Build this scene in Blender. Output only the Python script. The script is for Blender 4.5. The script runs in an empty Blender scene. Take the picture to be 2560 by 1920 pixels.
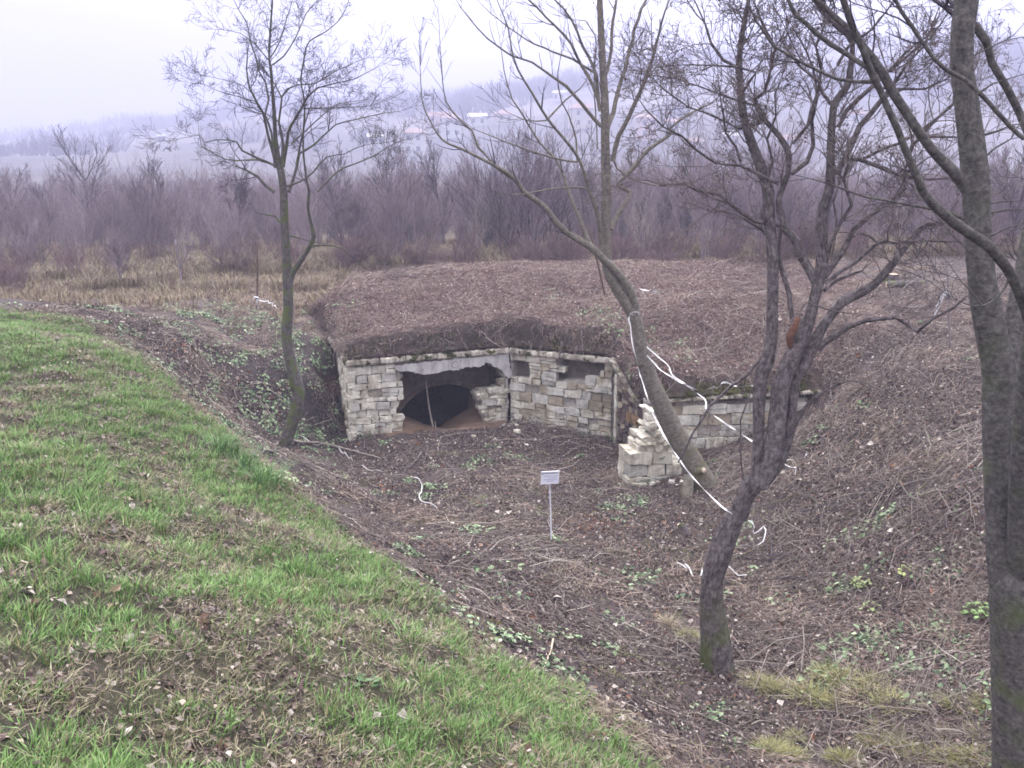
import bpy, math, random
import numpy as np
from mathutils import Vector, Matrix

random.seed(7); rng = np.random.default_rng(11)
scene = bpy.context.scene
C = scene.collection

# ------------------------------------------------------------------ camera
H0 = 5.6; PITCH = math.radians(12.83); F = 2171.0; CX = 1106.0; CY = 829.5
cam = bpy.data.cameras.new("camera"); camo = bpy.data.objects.new("camera", cam); C.objects.link(camo)
cam.sensor_fit = 'HORIZONTAL'; cam.angle = 2 * math.atan(CX / F)
camo.location = (0, 0, H0); camo.rotation_euler = (math.pi / 2 - PITCH, 0, 0)
cam.clip_start = 0.05; cam.clip_end = 4000
scene.camera = camo

# ------------------------------------------------------------------ light
SUN_EL, SUN_ROT = 38, -14
world = bpy.data.worlds.new("World"); scene.world = world; world.use_nodes = True
nt = world.node_tree; nt.nodes.clear()
out = nt.nodes.new('ShaderNodeOutputWorld'); bg = nt.nodes.new('ShaderNodeBackground')
sky = nt.nodes.new('ShaderNodeTexSky'); sky.sky_type = 'NISHITA'; sky.sun_disc = False
sky.sun_elevation = math.radians(SUN_EL); sky.sun_rotation = math.radians(SUN_ROT); sky.dust_density = 4
tc = nt.nodes.new('ShaderNodeTexCoord')
dot = nt.nodes.new('ShaderNodeVectorMath'); dot.operation = 'DOT_PRODUCT'
a_, e_ = math.radians(SUN_ROT), math.radians(SUN_EL)
sdir = Vector((-math.sin(a_) * math.cos(e_) * -1, math.cos(a_) * math.cos(e_), math.sin(e_)))
sdir = Vector((0.10, 0.80, 0.60)).normalized()
dot.inputs[1].default_value = sdir
nt.links.new(tc.outputs['Generated'], dot.inputs[0])
ramp = nt.nodes.new('ShaderNodeValToRGB')          # overcast: band in view dimmed, unseen zenith kept far brighter to light the ground
sepz = nt.nodes.new('ShaderNodeSeparateXYZ'); nt.links.new(tc.outputs['Generated'], sepz.inputs[0])
el_ = ramp.color_ramp.elements
el_[0].position = 0.0; el_[0].color = (0.19, 0.193, 0.265, 1)
el_[1].position = 1.0; el_[1].color = (1.0, 0.985, 0.99, 1)
e = el_.new(0.16); e.color = (0.215, 0.22, 0.29, 1)
e = el_.new(0.5); e.color = (0.68, 0.67, 0.70, 1)
nt.links.new(sepz.outputs['Z'], ramp.inputs[0])
glow = nt.nodes.new('ShaderNodeMapRange'); glow.interpolation_type = 'SMOOTHSTEP'
glow.inputs['From Min'].default_value = 0.74; glow.inputs['From Max'].default_value = 1.0
glow.inputs['To Min'].default_value = 14.5; glow.inputs['To Max'].default_value = 46.0
nt.links.new(dot.outputs['Value'], glow.inputs['Value'])
mul = nt.nodes.new('ShaderNodeVectorMath'); mul.operation = 'SCALE'
nt.links.new(ramp.outputs[0], mul.inputs[0]); nt.links.new(glow.outputs[0], mul.inputs['Scale'])
mix = nt.nodes.new('ShaderNodeMix'); mix.data_type = 'RGBA'; mix.inputs[0].default_value = 0.93
nt.links.new(sky.outputs[0], mix.inputs[6]); nt.links.new(mul.outputs[0], mix.inputs[7])
nt.links.new(mix.outputs[2], bg.inputs[0]); bg.inputs[1].default_value = 0.1
nt.links.new(bg.outputs[0], out.inputs[0])
sun = bpy.data.lights.new("sun", 'SUN'); suno = bpy.data.objects.new("sun", sun); C.objects.link(suno)
sun.energy = 0.7; sun.angle = math.radians(25); sun.color = (1, 0.97, 0.92)
suno.rotation_euler = (-sdir).to_track_quat('-Z', 'Y').to_euler()
vs = scene.view_settings; vs.view_transform = 'Standard'; vs.look = 'None'; vs.gamma = 1; vs.exposure = 1.66
vs.use_curve_mapping = False
scene.cycles.max_bounces = 6; scene.cycles.diffuse_bounces = 3; scene.cycles.volume_bounces = 2
scene.cycles.glossy_bounces = 2; scene.cycles.transparent_max_bounces = 4
scene.cycles.filter_width = 1.7

# ------------------------------------------------------------------ geometry of the view (used only to work out where things stand)
SP, CP = math.sin(PITCH), math.cos(PITCH)
def ray(dx, dy):                     # px in a 2212x1659 frame -> direction
    a = (dx - CX) / F; b = (dy - CY) / F
    return np.array([a, CP - b * SP, -SP - b * CP])
def at_y(dx, dy, y):
    r = ray(dx, dy); return np.array([0, 0, H0]) + r * (y / r[1])
def at_z(dx, dy, z):
    r = ray(dx, dy); return np.array([0, 0, H0]) + r * ((z - H0) / r[2])
def mpp(y, z):                       # metres per frame pixel at that place
    return (y * CP + (H0 - z) * SP) / F
K = 2212 / 2560.0
ZS = 640 / 2212.0
TILES = dict(A=(440, 0), B=(440, 480), C=(1040, 0), D=(1040, 480), E=(1600, 0), G=(1600, 480), H=(1920, 0), I=(1920, 480),
             J=(1640, 960), L=(1640, 1300), M=(1340, 880), S=(0, 0))
def tile(t, x, y, w=0):              # zoomed view coordinates -> frame px
    if t == 'S': return x * K, y * K, w * K
    ox, oy = TILES[t]
    return (ox + x * ZS) * K, (oy + y * ZS) * K, w * ZS * K
def z1(x, y):
    return 656.7 + x * .3437, 673.9 + y * .3437

# ------------------------------------------------------------------ noise
def _h(ix, iy, s):
    n = (ix * 374761393 + iy * 668265263 + s * 1442695041) & 0xffffffff
    n = ((n ^ (n >> 13)) * 1274126177) & 0xffffffff
    return ((n ^ (n >> 16)) & 0xffff) / 65535.0
def vnoise(x, y, s=0):
    x = np.asarray(x, float); y = np.asarray(y, float)
    ix = np.floor(x).astype(np.int64); iy = np.floor(y).astype(np.int64)
    fx = x - ix; fy = y - iy; fx = fx * fx * (3 - 2 * fx); fy = fy * fy * (3 - 2 * fy)
    a = _h(ix, iy, s); b = _h(ix + 1, iy, s); c = _h(ix, iy + 1, s); d = _h(ix + 1, iy + 1, s)
    return (a * (1 - fx) + b * fx) * (1 - fy) + (c * (1 - fx) + d * fx) * fy
def fbm(x, y, s=0, o=4):
    t = 0; a = .5; n = 0
    for i in range(o):
        t = t + a * vnoise(x * 2 ** i, y * 2 ** i, s + i); n += a; a *= .55
    return t / n
def sm(a, b, x):
    t = np.clip((x - a) / (b - a), 0, 1); return t * t * (3 - 2 * t)

# ------------------------------------------------------------------ tagging
def tag(o, label=None, cat=None, group=None, kind=None):
    if label: o['label'] = label
    if cat: o['category'] = cat
    if group: o['group'] = group
    if kind: o['kind'] = kind
    return o
def empty(name, loc, label, cat, group=None):
    o = bpy.data.objects.new(name, None); C.objects.link(o); o.location = loc
    o.empty_display_size = .1
    return tag(o, label, cat, group)
def mesh_obj(name, v, f, mat=None, parent=None, smooth=False, link=True, fcol=None, pcol=None, uv=None):
    me = bpy.data.meshes.new(name)
    v = np.asarray(v, np.float32)
    q = parent
    while q is not None: v = v - np.array(q.location, np.float32); q = q.parent
    if isinstance(f, np.ndarray):
        n, k = f.shape
        me.vertices.add(len(v)); me.vertices.foreach_set('co', v.ravel())
        me.loops.add(n * k); me.loops.foreach_set('vertex_index', f.ravel().astype(np.int32))
        me.polygons.add(n); me.polygons.foreach_set('loop_start', (np.arange(n) * k).astype(np.int32))
        me.update(calc_edges=True)
    else:
        me.from_pydata([tuple(p) for p in v], [], f); me.update()
    if fcol is not None:
        at = me.attributes.new('col', 'FLOAT_COLOR', 'FACE')
        c = np.ones((len(me.polygons), 4), np.float32); c[:, :3] = fcol; at.data.foreach_set('color', c.ravel())
    if pcol is not None:
        at = me.attributes.new('col', 'FLOAT_COLOR', 'POINT')
        c = np.ones((len(v), 4), np.float32); c[:, :3] = pcol; at.data.foreach_set('color', c.ravel())
    if uv is not None:
        l = me.uv_layers.new(name='UVMap')
        li = np.empty(len(me.loops), np.int32); me.loops.foreach_get('vertex_index', li)
        l.data.foreach_set('uv', np.asarray(uv, np.float32)[li].ravel())
    me.validate()
    if smooth: me.polygons.foreach_set('use_smooth', np.ones(len(me.polygons), bool))
    if mat: me.materials.append(mat)
    o = bpy.data.objects.new(name, me)
    if link: C.objects.link(o)
    if parent is not None: o.parent = parent
    return o

# ------------------------------------------------------------------ materials
def newmat(name, rough=.9):
    m = bpy.data.materials.new(name); m.use_nodes = True
    b = m.node_tree.nodes['Principled BSDF']; b.inputs['Roughness'].default_value = rough
    b.inputs['Specular IOR Level'].default_value = .25
    return m, m.node_tree, b
def N(t, k, **kw):
    n = t.nodes.new(k)
    for a, b in kw.items(): setattr(n, a, b)
    return n
def noise_mat(name, cols, scale=5, rough=.9, bump=.3, bscale=30, stretch=(1, 1, 1), coord='Object', dist=.02, objrand=0.0, detail=6):
    m, t, b = newmat(name, rough)
    c = N(t, 'ShaderNodeTexCoord'); mp = N(t, 'ShaderNodeMapping'); mp.inputs['Scale'].default_value = stretch
    t.links.new(c.outputs[coord], mp.inputs[0])
    n = N(t, 'ShaderNodeTexNoise'); n.inputs['Scale'].default_value = scale; n.inputs['Detail'].default_value = detail
    n.inputs['Roughness'].default_value = .65
    t.links.new(mp.outputs[0], n.inputs['Vector'])
    r = N(t, 'ShaderNodeValToRGB'); el = r.color_ramp.elements
    k = len(cols)
    for i, cc in enumerate(cols):
        p = .28 + .44 * i / (k - 1)
        if i == 0: el[0].position = p; el[0].color = (*cc, 1)
        elif i == 1: el[1].position = p; el[1].color = (*cc, 1)
        else:
            x = el.new(p); x.color = (*cc, 1)
    last = r.outputs[0]
    t.links.new(n.outputs['Fac'], r.inputs[0])
    if objrand:
        oi = N(t, 'ShaderNodeObjectInfo'); hs = N(t, 'ShaderNodeHueSaturation')
        mr = N(t, 'ShaderNodeMapRange'); mr.inputs['To Min'].default_value = 1 - objrand; mr.inputs['To Max'].default_value = 1 + objrand
        t.links.new(oi.outputs['Random'], mr.inputs['Value']); t.links.new(mr.outputs[0], hs.inputs['Value'])
        t.links.new(last, hs.inputs['Color']); last = hs.outputs[0]
    t.links.new(last, b.inputs['Base Color'])
    n2 = N(t, 'ShaderNodeTexNoise'); n2.inputs['Scale'].default_value = bscale; n2.inputs['Detail'].default_value = 5
    t.links.new(mp.outputs[0], n2.inputs['Vector'])
    bp = N(t, 'ShaderNodeBump'); bp.inputs['Strength'].default_value = bump; bp.inputs['Distance'].default_value = dist
    t.links.new(n2.outputs['Fac'], bp.inputs['Height']); t.links.new(bp.outputs[0], b.inputs['Normal'])
    m['base'] = 1
    return m
def moss_over(m, col=(.10, .13, .025), lo=.52, hi=.62, scale=3.0, zmin=None, zmax=None):
    """patches of moss over a material; more of them between two heights of the object"""
    t = m.node_tree; b = t.nodes['Principled BSDF']
    src = b.inputs['Base Color'].links[0].from_socket
    c = N(t, 'ShaderNodeNewGeometry'); n = N(t, 'ShaderNodeTexNoise'); n.inputs['Scale'].default_value = scale; n.inputs['Detail'].default_value = 7
    t.links.new(c.outputs['Position'], n.inputs['Vector'])
    mr = N(t, 'ShaderNodeMapRange'); mr.inputs['From Min'].default_value = lo; mr.inputs['From Max'].default_value = hi
    t.links.new(n.outputs['Fac'], mr.inputs['Value'])
    fac = mr.outputs[0]
    if zmin is not None:
        sx = N(t, 'ShaderNodeSeparateXYZ'); t.links.new(c.outputs['Position'], sx.inputs[0])
        m2 = N(t, 'ShaderNodeMapRange'); m2.inputs['From Min'].default_value = zmax; m2.inputs['From Max'].default_value = zmin
        t.links.new(sx.outputs['Z'], m2.inputs['Value'])
        mm = N(t, 'ShaderNodeMath', operation='MULTIPLY'); t.links.new(fac, mm.inputs[0]); t.links.new(m2.outputs[0], mm.inputs[1]); fac = mm.outputs[0]
    mx = N(t, 'ShaderNodeMix', data_type='RGBA'); t.links.new(fac, mx.inputs[0]); t.links.new(src, mx.inputs[6]); mx.inputs[7].default_value = (*col, 1)
    t.links.new(mx.outputs[2], b.inputs['Base Color'])
    return m
def col_mat(name, rough=.85, var=.35, scale=40, bump=0, bscale=60, trans=0.0, dist=.01):
    """colour from the 'col' attribute, broken up by noise"""
    m, t, b = newmat(name, rough)
    a = N(t, 'ShaderNodeAttribute'); a.attribute_name = 'col'
    c = N(t, 'ShaderNodeTexCoord'); n = N(t, 'ShaderNodeTexNoise'); n.inputs['Scale'].default_value = scale; n.inputs['Detail'].default_value = 6
    n.inputs['Roughness'].default_value = .7
    t.links.new(c.outputs['Object'], n.inputs['Vector'])
    mr = N(t, 'ShaderNodeMapRange'); mr.inputs['From Min'].default_value = .3; mr.inputs['From Max'].default_value = .7
    gn = dict(ground_soil=.52, dry_leaf=.87, grass_blade=1.02).get(name, 1.0); mr.inputs['To Min'].default_value = gn * (1 - var); mr.inputs['To Max'].default_value = gn * (1 + var)
    t.links.new(n.outputs['Fac'], mr.inputs['Value'])
    vm = N(t, 'ShaderNodeVectorMath', operation='SCALE'); t.links.new(a.outputs['Color'], vm.inputs[0]); t.links.new(mr.outputs[0], vm.inputs['Scale'])
    t.links.new(vm.outputs[0], b.inputs['Base Color'])
    if bump:
        n2 = N(t, 'ShaderNodeTexNoise'); n2.inputs['Scale'].default_value = bscale; n2.inputs['Detail'].default_value = 8; n2.inputs['Roughness'].default_value = .75
        t.links.new(c.outputs['Object'], n2.inputs['Vector'])
        bp = N(t, 'ShaderNodeBump'); bp.inputs['Strength'].default_value = bump; bp.inputs['Distance'].default_value = dist
        t.links.new(n2.outputs['Fac'], bp.inputs['Height']); t.links.new(bp.outputs[0], b.inputs['Normal'])
    return m
def bark_mat(name, cols, ring=False, ridge=(30, 5), bump=.8, dist=.02):
    m, t, b = newmat(name, .92)
    uv = N(t, 'ShaderNodeUVMap'); mp = N(t, 'ShaderNodeMapping'); mp.inputs['Scale'].default_value = (ridge[0], ridge[1], 1)
    t.links.new(uv.outputs[0], mp.inputs[0])
    n = N(t, 'ShaderNodeTexNoise'); n.inputs['Scale'].default_value = 1; n.inputs['Detail'].default_value = 10; n.inputs['Roughness'].default_value = .68; n.inputs['Distortion'].default_value = .4
    t.links.new(mp.outputs[0], n.inputs['Vector'])
    g = N(t, 'ShaderNodeNewGeometry'); n3 = N(t, 'ShaderNodeTexNoise'); n3.inputs['Scale'].default_value = 16; n3.inputs['Detail'].default_value = 8; n3.inputs['Roughness'].default_value = .7
    t.links.new(g.outputs['Position'], n3.inputs['Vector'])
    ad = N(t, 'ShaderNodeMath', operation='ADD'); t.links.new(n.outputs['Fac'], ad.inputs[0]); t.links.new(n3.outputs['Fac'], ad.inputs[1])
    hf = N(t, 'ShaderNodeMath', operation='MULTIPLY'); hf.inputs[1].default_value = .5; t.links.new(ad.outputs[0], hf.inputs[0])
    r = N(t, 'ShaderNodeValToRGB'); el = r.color_ramp.elements
    for i, cc in enumerate(cols):
        p = .385 + .23 * i / (len(cols) - 1)
        if i < 2: el[i].position = p; el[i].color = (*cc, 1)
        else: x = el.new(p); x.color = (*cc, 1)
    t.links.new(hf.outputs[0], r.inputs[0]); t.links.new(r.outputs[0], b.inputs['Base Color'])
    bp = N(t, 'ShaderNodeBump'); bp.inputs['Strength'].default_value = bump; bp.inputs['Distance'].default_value = dist
    t.links.new(n.outputs['Fac'], bp.inputs['Height']); t.links.new(bp.outputs[0], b.inputs['Normal'])
    return m

def weather(m, lo=.44, hi=.60, k=.5, tint=(.75, .72, .66)):
    """run-off stains and grime, continuous over neighbouring stones"""
    t = m.node_tree; b = t.nodes['Principled BSDF']; src = b.inputs['Base Color'].links[0].from_socket
    g = N(t, 'ShaderNodeNewGeometry'); mp = N(t, 'ShaderNodeMapping'); mp.inputs['Scale'].default_value = (5, 5, 1.3); t.links.new(g.outputs['Position'], mp.inputs[0])
    n = N(t, 'ShaderNodeTexNoise'); n.inputs['Scale'].default_value = 1; n.inputs['Detail'].default_value = 8; n.inputs['Roughness'].default_value = .7; t.links.new(mp.outputs[0], n.inputs['Vector'])
    mr = N(t, 'ShaderNodeMapRange'); mr.inputs['From Min'].default_value = lo; mr.inputs['From Max'].default_value = hi; mr.inputs['To Max'].default_value = k; t.links.new(n.outputs['Fac'], mr.inputs['Value'])
    mx = N(t, 'ShaderNodeMix', data_type='RGBA', blend_type='MULTIPLY'); t.links.new(mr.outputs[0], mx.inputs[0]); t.links.new(src, mx.inputs[6]); mx.inputs[7].default_value = (tint[0] * .55, tint[1] * .55, tint[2] * .55, 1)
    t.links.new(mx.outputs[2], b.inputs['Base Color']); return m
M_GROUND = col_mat('ground_soil', .95, .5, 14, .9, 45, dist=.03)
M_BITS = col_mat('dry_leaf', .8, .15, 60)
M_BLADE = col_mat('grass_blade', .6, .12, 20)
M_TWIG1 = noise_mat('twig_grey', [(.045, .038, .05), (.10, .085, .10)], 8, bump=0)
M_TWIG3 = noise_mat('twig_brown', [(.07, .055, .06), (.20, .17, .165)], 5, bump=0)
M_POLE = noise_mat('pole_wood', [(.16, .135, .12), (.30, .26, .23)], 12, bump=.2)
M_SHRUB = noise_mat('shrub_stem', [(.13, .10, .125), (.29, .235, .26)], 3, bump=0, objrand=.3)
M_SHRUB_PALE = noise_mat('pale_stem', [(.20, .17, .17), (.34, .30, .29)], 3, bump=0)
M_SHRUB_RED = noise_mat('reddish_stem', [(.11, .07, .08), (.22, .15, .16)], 3, bump=0, objrand=.25)
M_BARK1 = moss_over(bark_mat('bark_grey', [(.045, .04, .038), (.095, .083, .08), (.16, .145, .135)], ridge=(50, 10)), (.09, .11, .04), .5, .64, 5)
M_BARK2 = moss_over(bark_mat('bark_smooth_tan', [(.075, .066, .058), (.14, .125, .105), (.22, .20, .175)], ridge=(16, 40), bump=.35), (.10, .095, .035), .48, .62, 5, .0, 1.6)
M_BARK3 = moss_over(bark_mat('bark_rough', [(.04, .032, .034), (.12, .10, .105), (.24, .21, .215)], ridge=(34, 11), bump=1.0, dist=.05), (.09, .12, .02), .42, .55, 3, -.1, 1.2)
M_BARK4 = moss_over(bark_mat('bark_silver', [(.04, .035, .036), (.09, .082, .08), (.16, .15, .138)], ridge=(26, 30), bump=.8), (.09, .115, .04), .50, .70, 3.2, 1, 6)
M_RAW = noise_mat('torn_wood', [(.07, .035, .03), (.21, .10, .065)], 14, bump=.6)
M_CUT = noise_mat('cut_wood', [(.35, .28, .2), (.55, .47, .36)], 25, bump=.2)
M_STONE = moss_over(noise_mat('pale_stone', [(.36, .33, .27), (.56, .53, .46), (.70, .67, .60)], 6, bump=.6, bscale=22, dist=.03, objrand=.12), (.36, .31, .23), .54, .68, 2.2)
M_STONE_G = noise_mat('grey_stone', [(.32, .305, .275), (.48, .465, .43), (.60, .585, .54)], 6, bump=.6, bscale=22, dist=.03, objrand=.12)
M_STONE_B = noise_mat('brown_stone', [(.24, .20, .15), (.38, .33, .26)], 7, bump=.6, bscale=22, dist=.03, objrand=.25)
M_STONE_O = noise_mat('ochre_stone', [(.17, .105, .06), (.29, .19, .11)], 7, bump=.5, bscale=22, dist=.03, objrand=.2)
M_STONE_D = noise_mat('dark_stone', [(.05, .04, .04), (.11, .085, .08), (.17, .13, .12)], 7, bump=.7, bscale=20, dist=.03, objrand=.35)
for m_ in (M_STONE, M_STONE_G): weather(m_, .47, .60, .5)
M_CORE = noise_mat('wall_core', [(.13, .11, .09), (.25, .22, .18), (.34, .31, .26)], 9, bump=1, bscale=18, dist=.05)
M_DARKENED = noise_mat('chamber_darkening', [(.02, .016, .016), (.05, .04, .036)], 9, bump=1, bscale=18, dist=.05)  # near black, darkness of the chamber put into the colour
M_PLASTER = noise_mat('grey_plaster', [(.36, .34, .34), (.48, .46, .455), (.56, .54, .53)], 3, bump=.35, bscale=40, dist=.01)
M_CAP = moss_over(noise_mat('cap_concrete', [(.20, .18, .14), (.48, .44, .38), (.66, .62, .55)], 7, bump=.7, bscale=25, dist=.03, objrand=.12, stretch=(1, 1, .35)), (.07, .075, .025), .52, .6, 6)
weather(M_PLASTER, .45, .6, .5, (.8, .76, .74)); weather(M_CAP, .42, .56, .8)
M_SAND = noise_mat('brown_sand', [(.13, .085, .06), (.20, .135, .10)], 4, bump=.5, bscale=60, dist=.01)
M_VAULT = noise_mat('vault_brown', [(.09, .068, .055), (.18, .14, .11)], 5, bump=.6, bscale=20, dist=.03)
M_WHITE = noise_mat('tape_white', [(.42, .41, .42), (.66, .65, .66)], 8, rough=.5, bump=0)
M_SIGN = noise_mat('sign_white', [(.55, .55, .66), (.63, .63, .72)], 8, rough=.4, bump=0)
M_INK = noise_mat('sign_ink', [(.16, .16, .22), (.2, .2, .26)], 8, rough=.5, bump=0)
M_STAKE = noise_mat('stake_grey', [(.14, .12, .12), (.24, .21, .21)], 12, bump=.2)
M_METAL = noise_mat('post_metal', [(.28, .28, .32), (.38, .38, .42)], 20, rough=.5, bump=0)
M_RUST = noise_mat('stake_brown', [(.07, .045, .04), (.13, .09, .075)], 20, bump=.2)
M_BERRY = noise_mat('berry_dark', [(.06, .02, .025), (.10, .03, .035)], 8, bump=0)

# ------------------------------------------------------------------ terrain: heights worked out from points of the picture
def rbf(P, lam=1e-3):
    P = np.array(P, float); X = P[:, :2]; n = len(P)
    def U(r2): return np.where(r2 > 0, .5 * r2 * np.log(np.maximum(r2, 1e-12)), 0)
    A = np.zeros((n + 3, n + 3)); d = ((X[:, None] - X[None]) ** 2).sum(-1)
    A[:n, :n] = U(d) + lam * np.eye(n); A[:n, n] = 1; A[:n, n + 1:] = X; A[n, :n] = 1; A[n + 1:, :n] = X.T
    w = np.linalg.solve(A, np.r_[P[:, 2], 0, 0, 0])
    def f(x, y):
        x = np.asarray(x, float); y = np.asarray(y, float); sh = x.shape; x = x.ravel(); y = y.ravel(); o = np.empty(len(x))
        for i in range(0, len(x), 20000):
            a = x[i:i + 20000]; b = y[i:i + 20000]
            o[i:i + 20000] = U((a[:, None] - X[:, 0]) ** 2 + (b[:, None] - X[:, 1]) ** 2) @ w[:n] + w[n] + w[n + 1] * a + w[n + 2] * b
        return o.reshape(sh)
    return f
PZ = [(0,1659,3.0),(500,1659,2.5),(900,1659,2.1),(1200,1659,1.75),(1380,1659,1.25),(0,1400,3.05),(500,1400,2.55),(900,1450,2.05),
 (0,1200,3.0),(400,1200,2.5),(700,1250,2.0),(0,1000,2.95),(300,1000,2.5),(0,850,2.9),(0,700,2.85),(130,698,2.75),
 (200,700,2.62),(330,800,2.3),(420,880,2.1),(500,950,1.95),(640,1080,1.68),(760,1170,1.5),(900,1280,1.5),(1100,1430,1.35),(1300,1560,1.2),
 (1200,1170,0),(1000,1200,.5),(1200,1400,.68),(1400,1500,.5),(1560,1440,.15),(1700,1600,.2),(2000,1650,.3),(1900,1400,.4),
 (2100,1200,1.0),(1900,1100,.9),(1700,1250,.1),(1560,1200,0),(1300,1100,0),
 (780,945,0),(900,945,0),(1060,935,0),(1200,935,.02),(1330,950,0),(700,1000,.05),(612,975,.2),(560,900,.6),(450,850,1.2),(400,760,1.9),(350,690,2.2),
 (550,680,2.0),(600,760,1.4),(680,850,.85),(650,720,1.8),(640,770,1.45),(690,795,1.1),(715,850,.55),(700,930,.1),(1370,1000,-.05),(1420,1040,.0),
 (100,665,2.3),(400,640,1.9),(250,600,2.0),(0,600,1.95),(600,610,2.1),
 (1500,1000,.15),(1620,965,.45),(1750,900,.95),(1900,950,1.4),(2100,900,1.9),(2100,1050,1.5),(1900,800,2.1),(2100,750,2.4),
 (1900,700,2.35),(1760,790,1.75),(2200,650,2.6),(2000,600,2.6),(2200,560,2.6)]
PW = [(-2.5,14,.35),(-3.5,16,.5),(-1,12,.45),(-5,16,1.5),(-4,15.3,.8),(-1,22,0),(1,22,0),(-2,21.3,0),(0,24,.2),(3,19,.3),(2.6,18.6,0),
 (-15,40,1.8),(0,40,2.0),(15,40,2.2),(0,60,1.6),(-30,60,1.2),(30,60,1.8),(-30,30,2.2),(30,30,2.6),(-60,60,1),(60,60,1.6),(0,31,2.2),(-4,30,2.1),(6,31,2.3),
 (6,9,1.0),(8,12,2.2),(5,7,.7),(4,5,.7),(3,3,1.0),(8,5,1.6),(12,10,2.8),(14,18,2.8),(-3,2,3.3),(-8,5,3.4),(-10,12,3.2),(-12,20,2.9),(1,3,2.4),(0,0,3.9),(0,-3,4.0),
 (-6,-3,4.0),(6,-3,2.6),(-20,10,3.3),(20,10,3.2)]
_low = rbf([tuple(at_z(a, b, c)) for a, b, c in PZ] + PW, .02)
MZ = [(770,745,1.85),(1100,712,2.05),(820,735,1.9),(1000,712,2.02),(1200,712,2.02),(1300,735,1.95),(1000,650,2.35),(1250,650,2.35),(1000,600,2.62),(1200,598,2.62),
 (1000,578,2.68),(1200,578,2.66),(700,640,2.25),(820,600,2.5),(640,650,2.1),(1300,700,2.2),(1400,790,1.75),(1360,850,1.2),(1450,845,1.38),(1600,835,1.42),(1450,760,1.85),
 (1700,780,1.8),(1500,700,2.3),(1400,640,2.5),(1600,620,2.6),(1400,590,2.6),(1600,585,2.62),(1760,790,1.75),(1900,700,2.35),(1900,600,2.6),(700,740,1.62)]
MW = [(0,31,2.25),(-4,30,2.1),(6,31,2.35),(-6,25,1.9),(8,24,2.5),(8,20,2.3),(-6,23,2.0),(4,30,2.45)]
_high = rbf([tuple(at_z(a, b, c)) for a, b, c in MZ] + MW, .02)

def XY(px, y, z):
    p = at_y(px, CY, y); return ((px - CX) * (y * CP + (H0 - z) * SP) / F, y)
# plan of the ruin's top edge: back-left, left corner, inner corner, right corner, end of the sloping wall, right wall
Lb = (-4.25, 22.9); L0 = (XY(752, 19.7, 1.5)[0], 19.7); V0 = (XY(1100, 20.9, 1.55)[0], 20.9); R0 = (XY(1325, 19.7, 1.6)[0], 19.7)
C0 = (XY(1372, 18.6, 1.08)[0], 18.6); R2 = (XY(1415, 17.7, 1.2)[0], 17.7); R3 = (XY(1765, 18.05, 1.3)[0], 18.05)
EDGE = [(-8.5, 25.0), (-5.2, 24.2), Lb, L0, V0, R0, C0, R2, R3, (9.5, 18.6), (10.5, 19.0)]
EZ = [2.0, 1.9, 1.62, 1.56, 1.62, 1.66, 1.12, 1.26, 1.34, 2.0, 2.3]
ex = [p[0] for p in EDGE]
def edge_y(x): return np.interp(x, ex, [p[1] for p in EDGE])
def edge_z(x): return np.interp(x, ex, EZ)
def rough(x, y):
    return (fbm(x * .9, y * .9, 3) - .5) * .22 + (fbm(x * 5, y * 5, 9, 3) - .5) * .09
def mound_h(x, y):
    v = y - edge_y(x); t = sm(0, .45, v)
    z = (edge_z(x) + .03) * (1 - t) + (_high(x, y) + rough(x, y) * .8) * t
    z = z + .10 * np.exp(-((v - .35) / .3) ** 2)
    z = z - np.clip(-4.4 - x, 0, 9) * .7 - np.clip(x - R3[0] - .3, 0, 9) * .5 - np.clip(y - 30.0, 0, 9) * .5
    return z
def ground_h(x, y):
    z = _low(x, y)
    far = sm(45, 70, np.hypot(x, y)); z = z * (1 - far) + (1.2 + 0 * z) * far
    v = y - edge_y(x)
    ins = sm(.1, .9, v) * sm(-4.9, -4.3, x) * (1 - sm(R3[0] - .2, R3[0] + .8, x)) * (1 - sm(29.0, 31.0, y))
    near = 1 - sm(30, 45, np.hypot(x, y))
    pit = sm(.2, 1.2, z)
    z = z + rough(x, y) * (.35 + .65 * pit) * near
    z = np.where(ins > 0, z - ins * 1.5, z)
    return z
def H(x, y):
    x = np.asarray(x, float); y = np.asarray(y, float)
    g = ground_h(x, y); m = mound_h(x, y)
    inm = (y > edge_y(x)) & (x > -8.4) & (x < 10.4) & (y < 34)
    return np.where(inm, np.maximum(g, m), g)
def hit(dx, dy, tmax=80.0):
    """where the sight line through a frame pixel meets the ground"""
    r = ray(dx, dy); t = np.arange(2.0, tmax, .04)
    P = np.array([0, 0, H0]) + r[None] * t[:, None]
    b = P[:, 2] < H(P[:, 0], P[:, 1])
    i = int(np.argmax(b)) if b.any() else len(t) - 1
    return P[i]
def hitz(tl, x, y):
    a, b, _ = tile(tl, x, y); return hit(a, b)

def hillhit(dx, dy):
    r = ray(dx, dy); t = np.arange(150.0, 800, .7); P = np.array([0, 0, H0]) + r[None] * t[:, None]
    b = P[:, 2] < hill_h(P[:, 0], P[:, 1]); i = int(np.argmax(b)) if b.any() else int(np.searchsorted(t, 560))
    return P[i]
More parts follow.
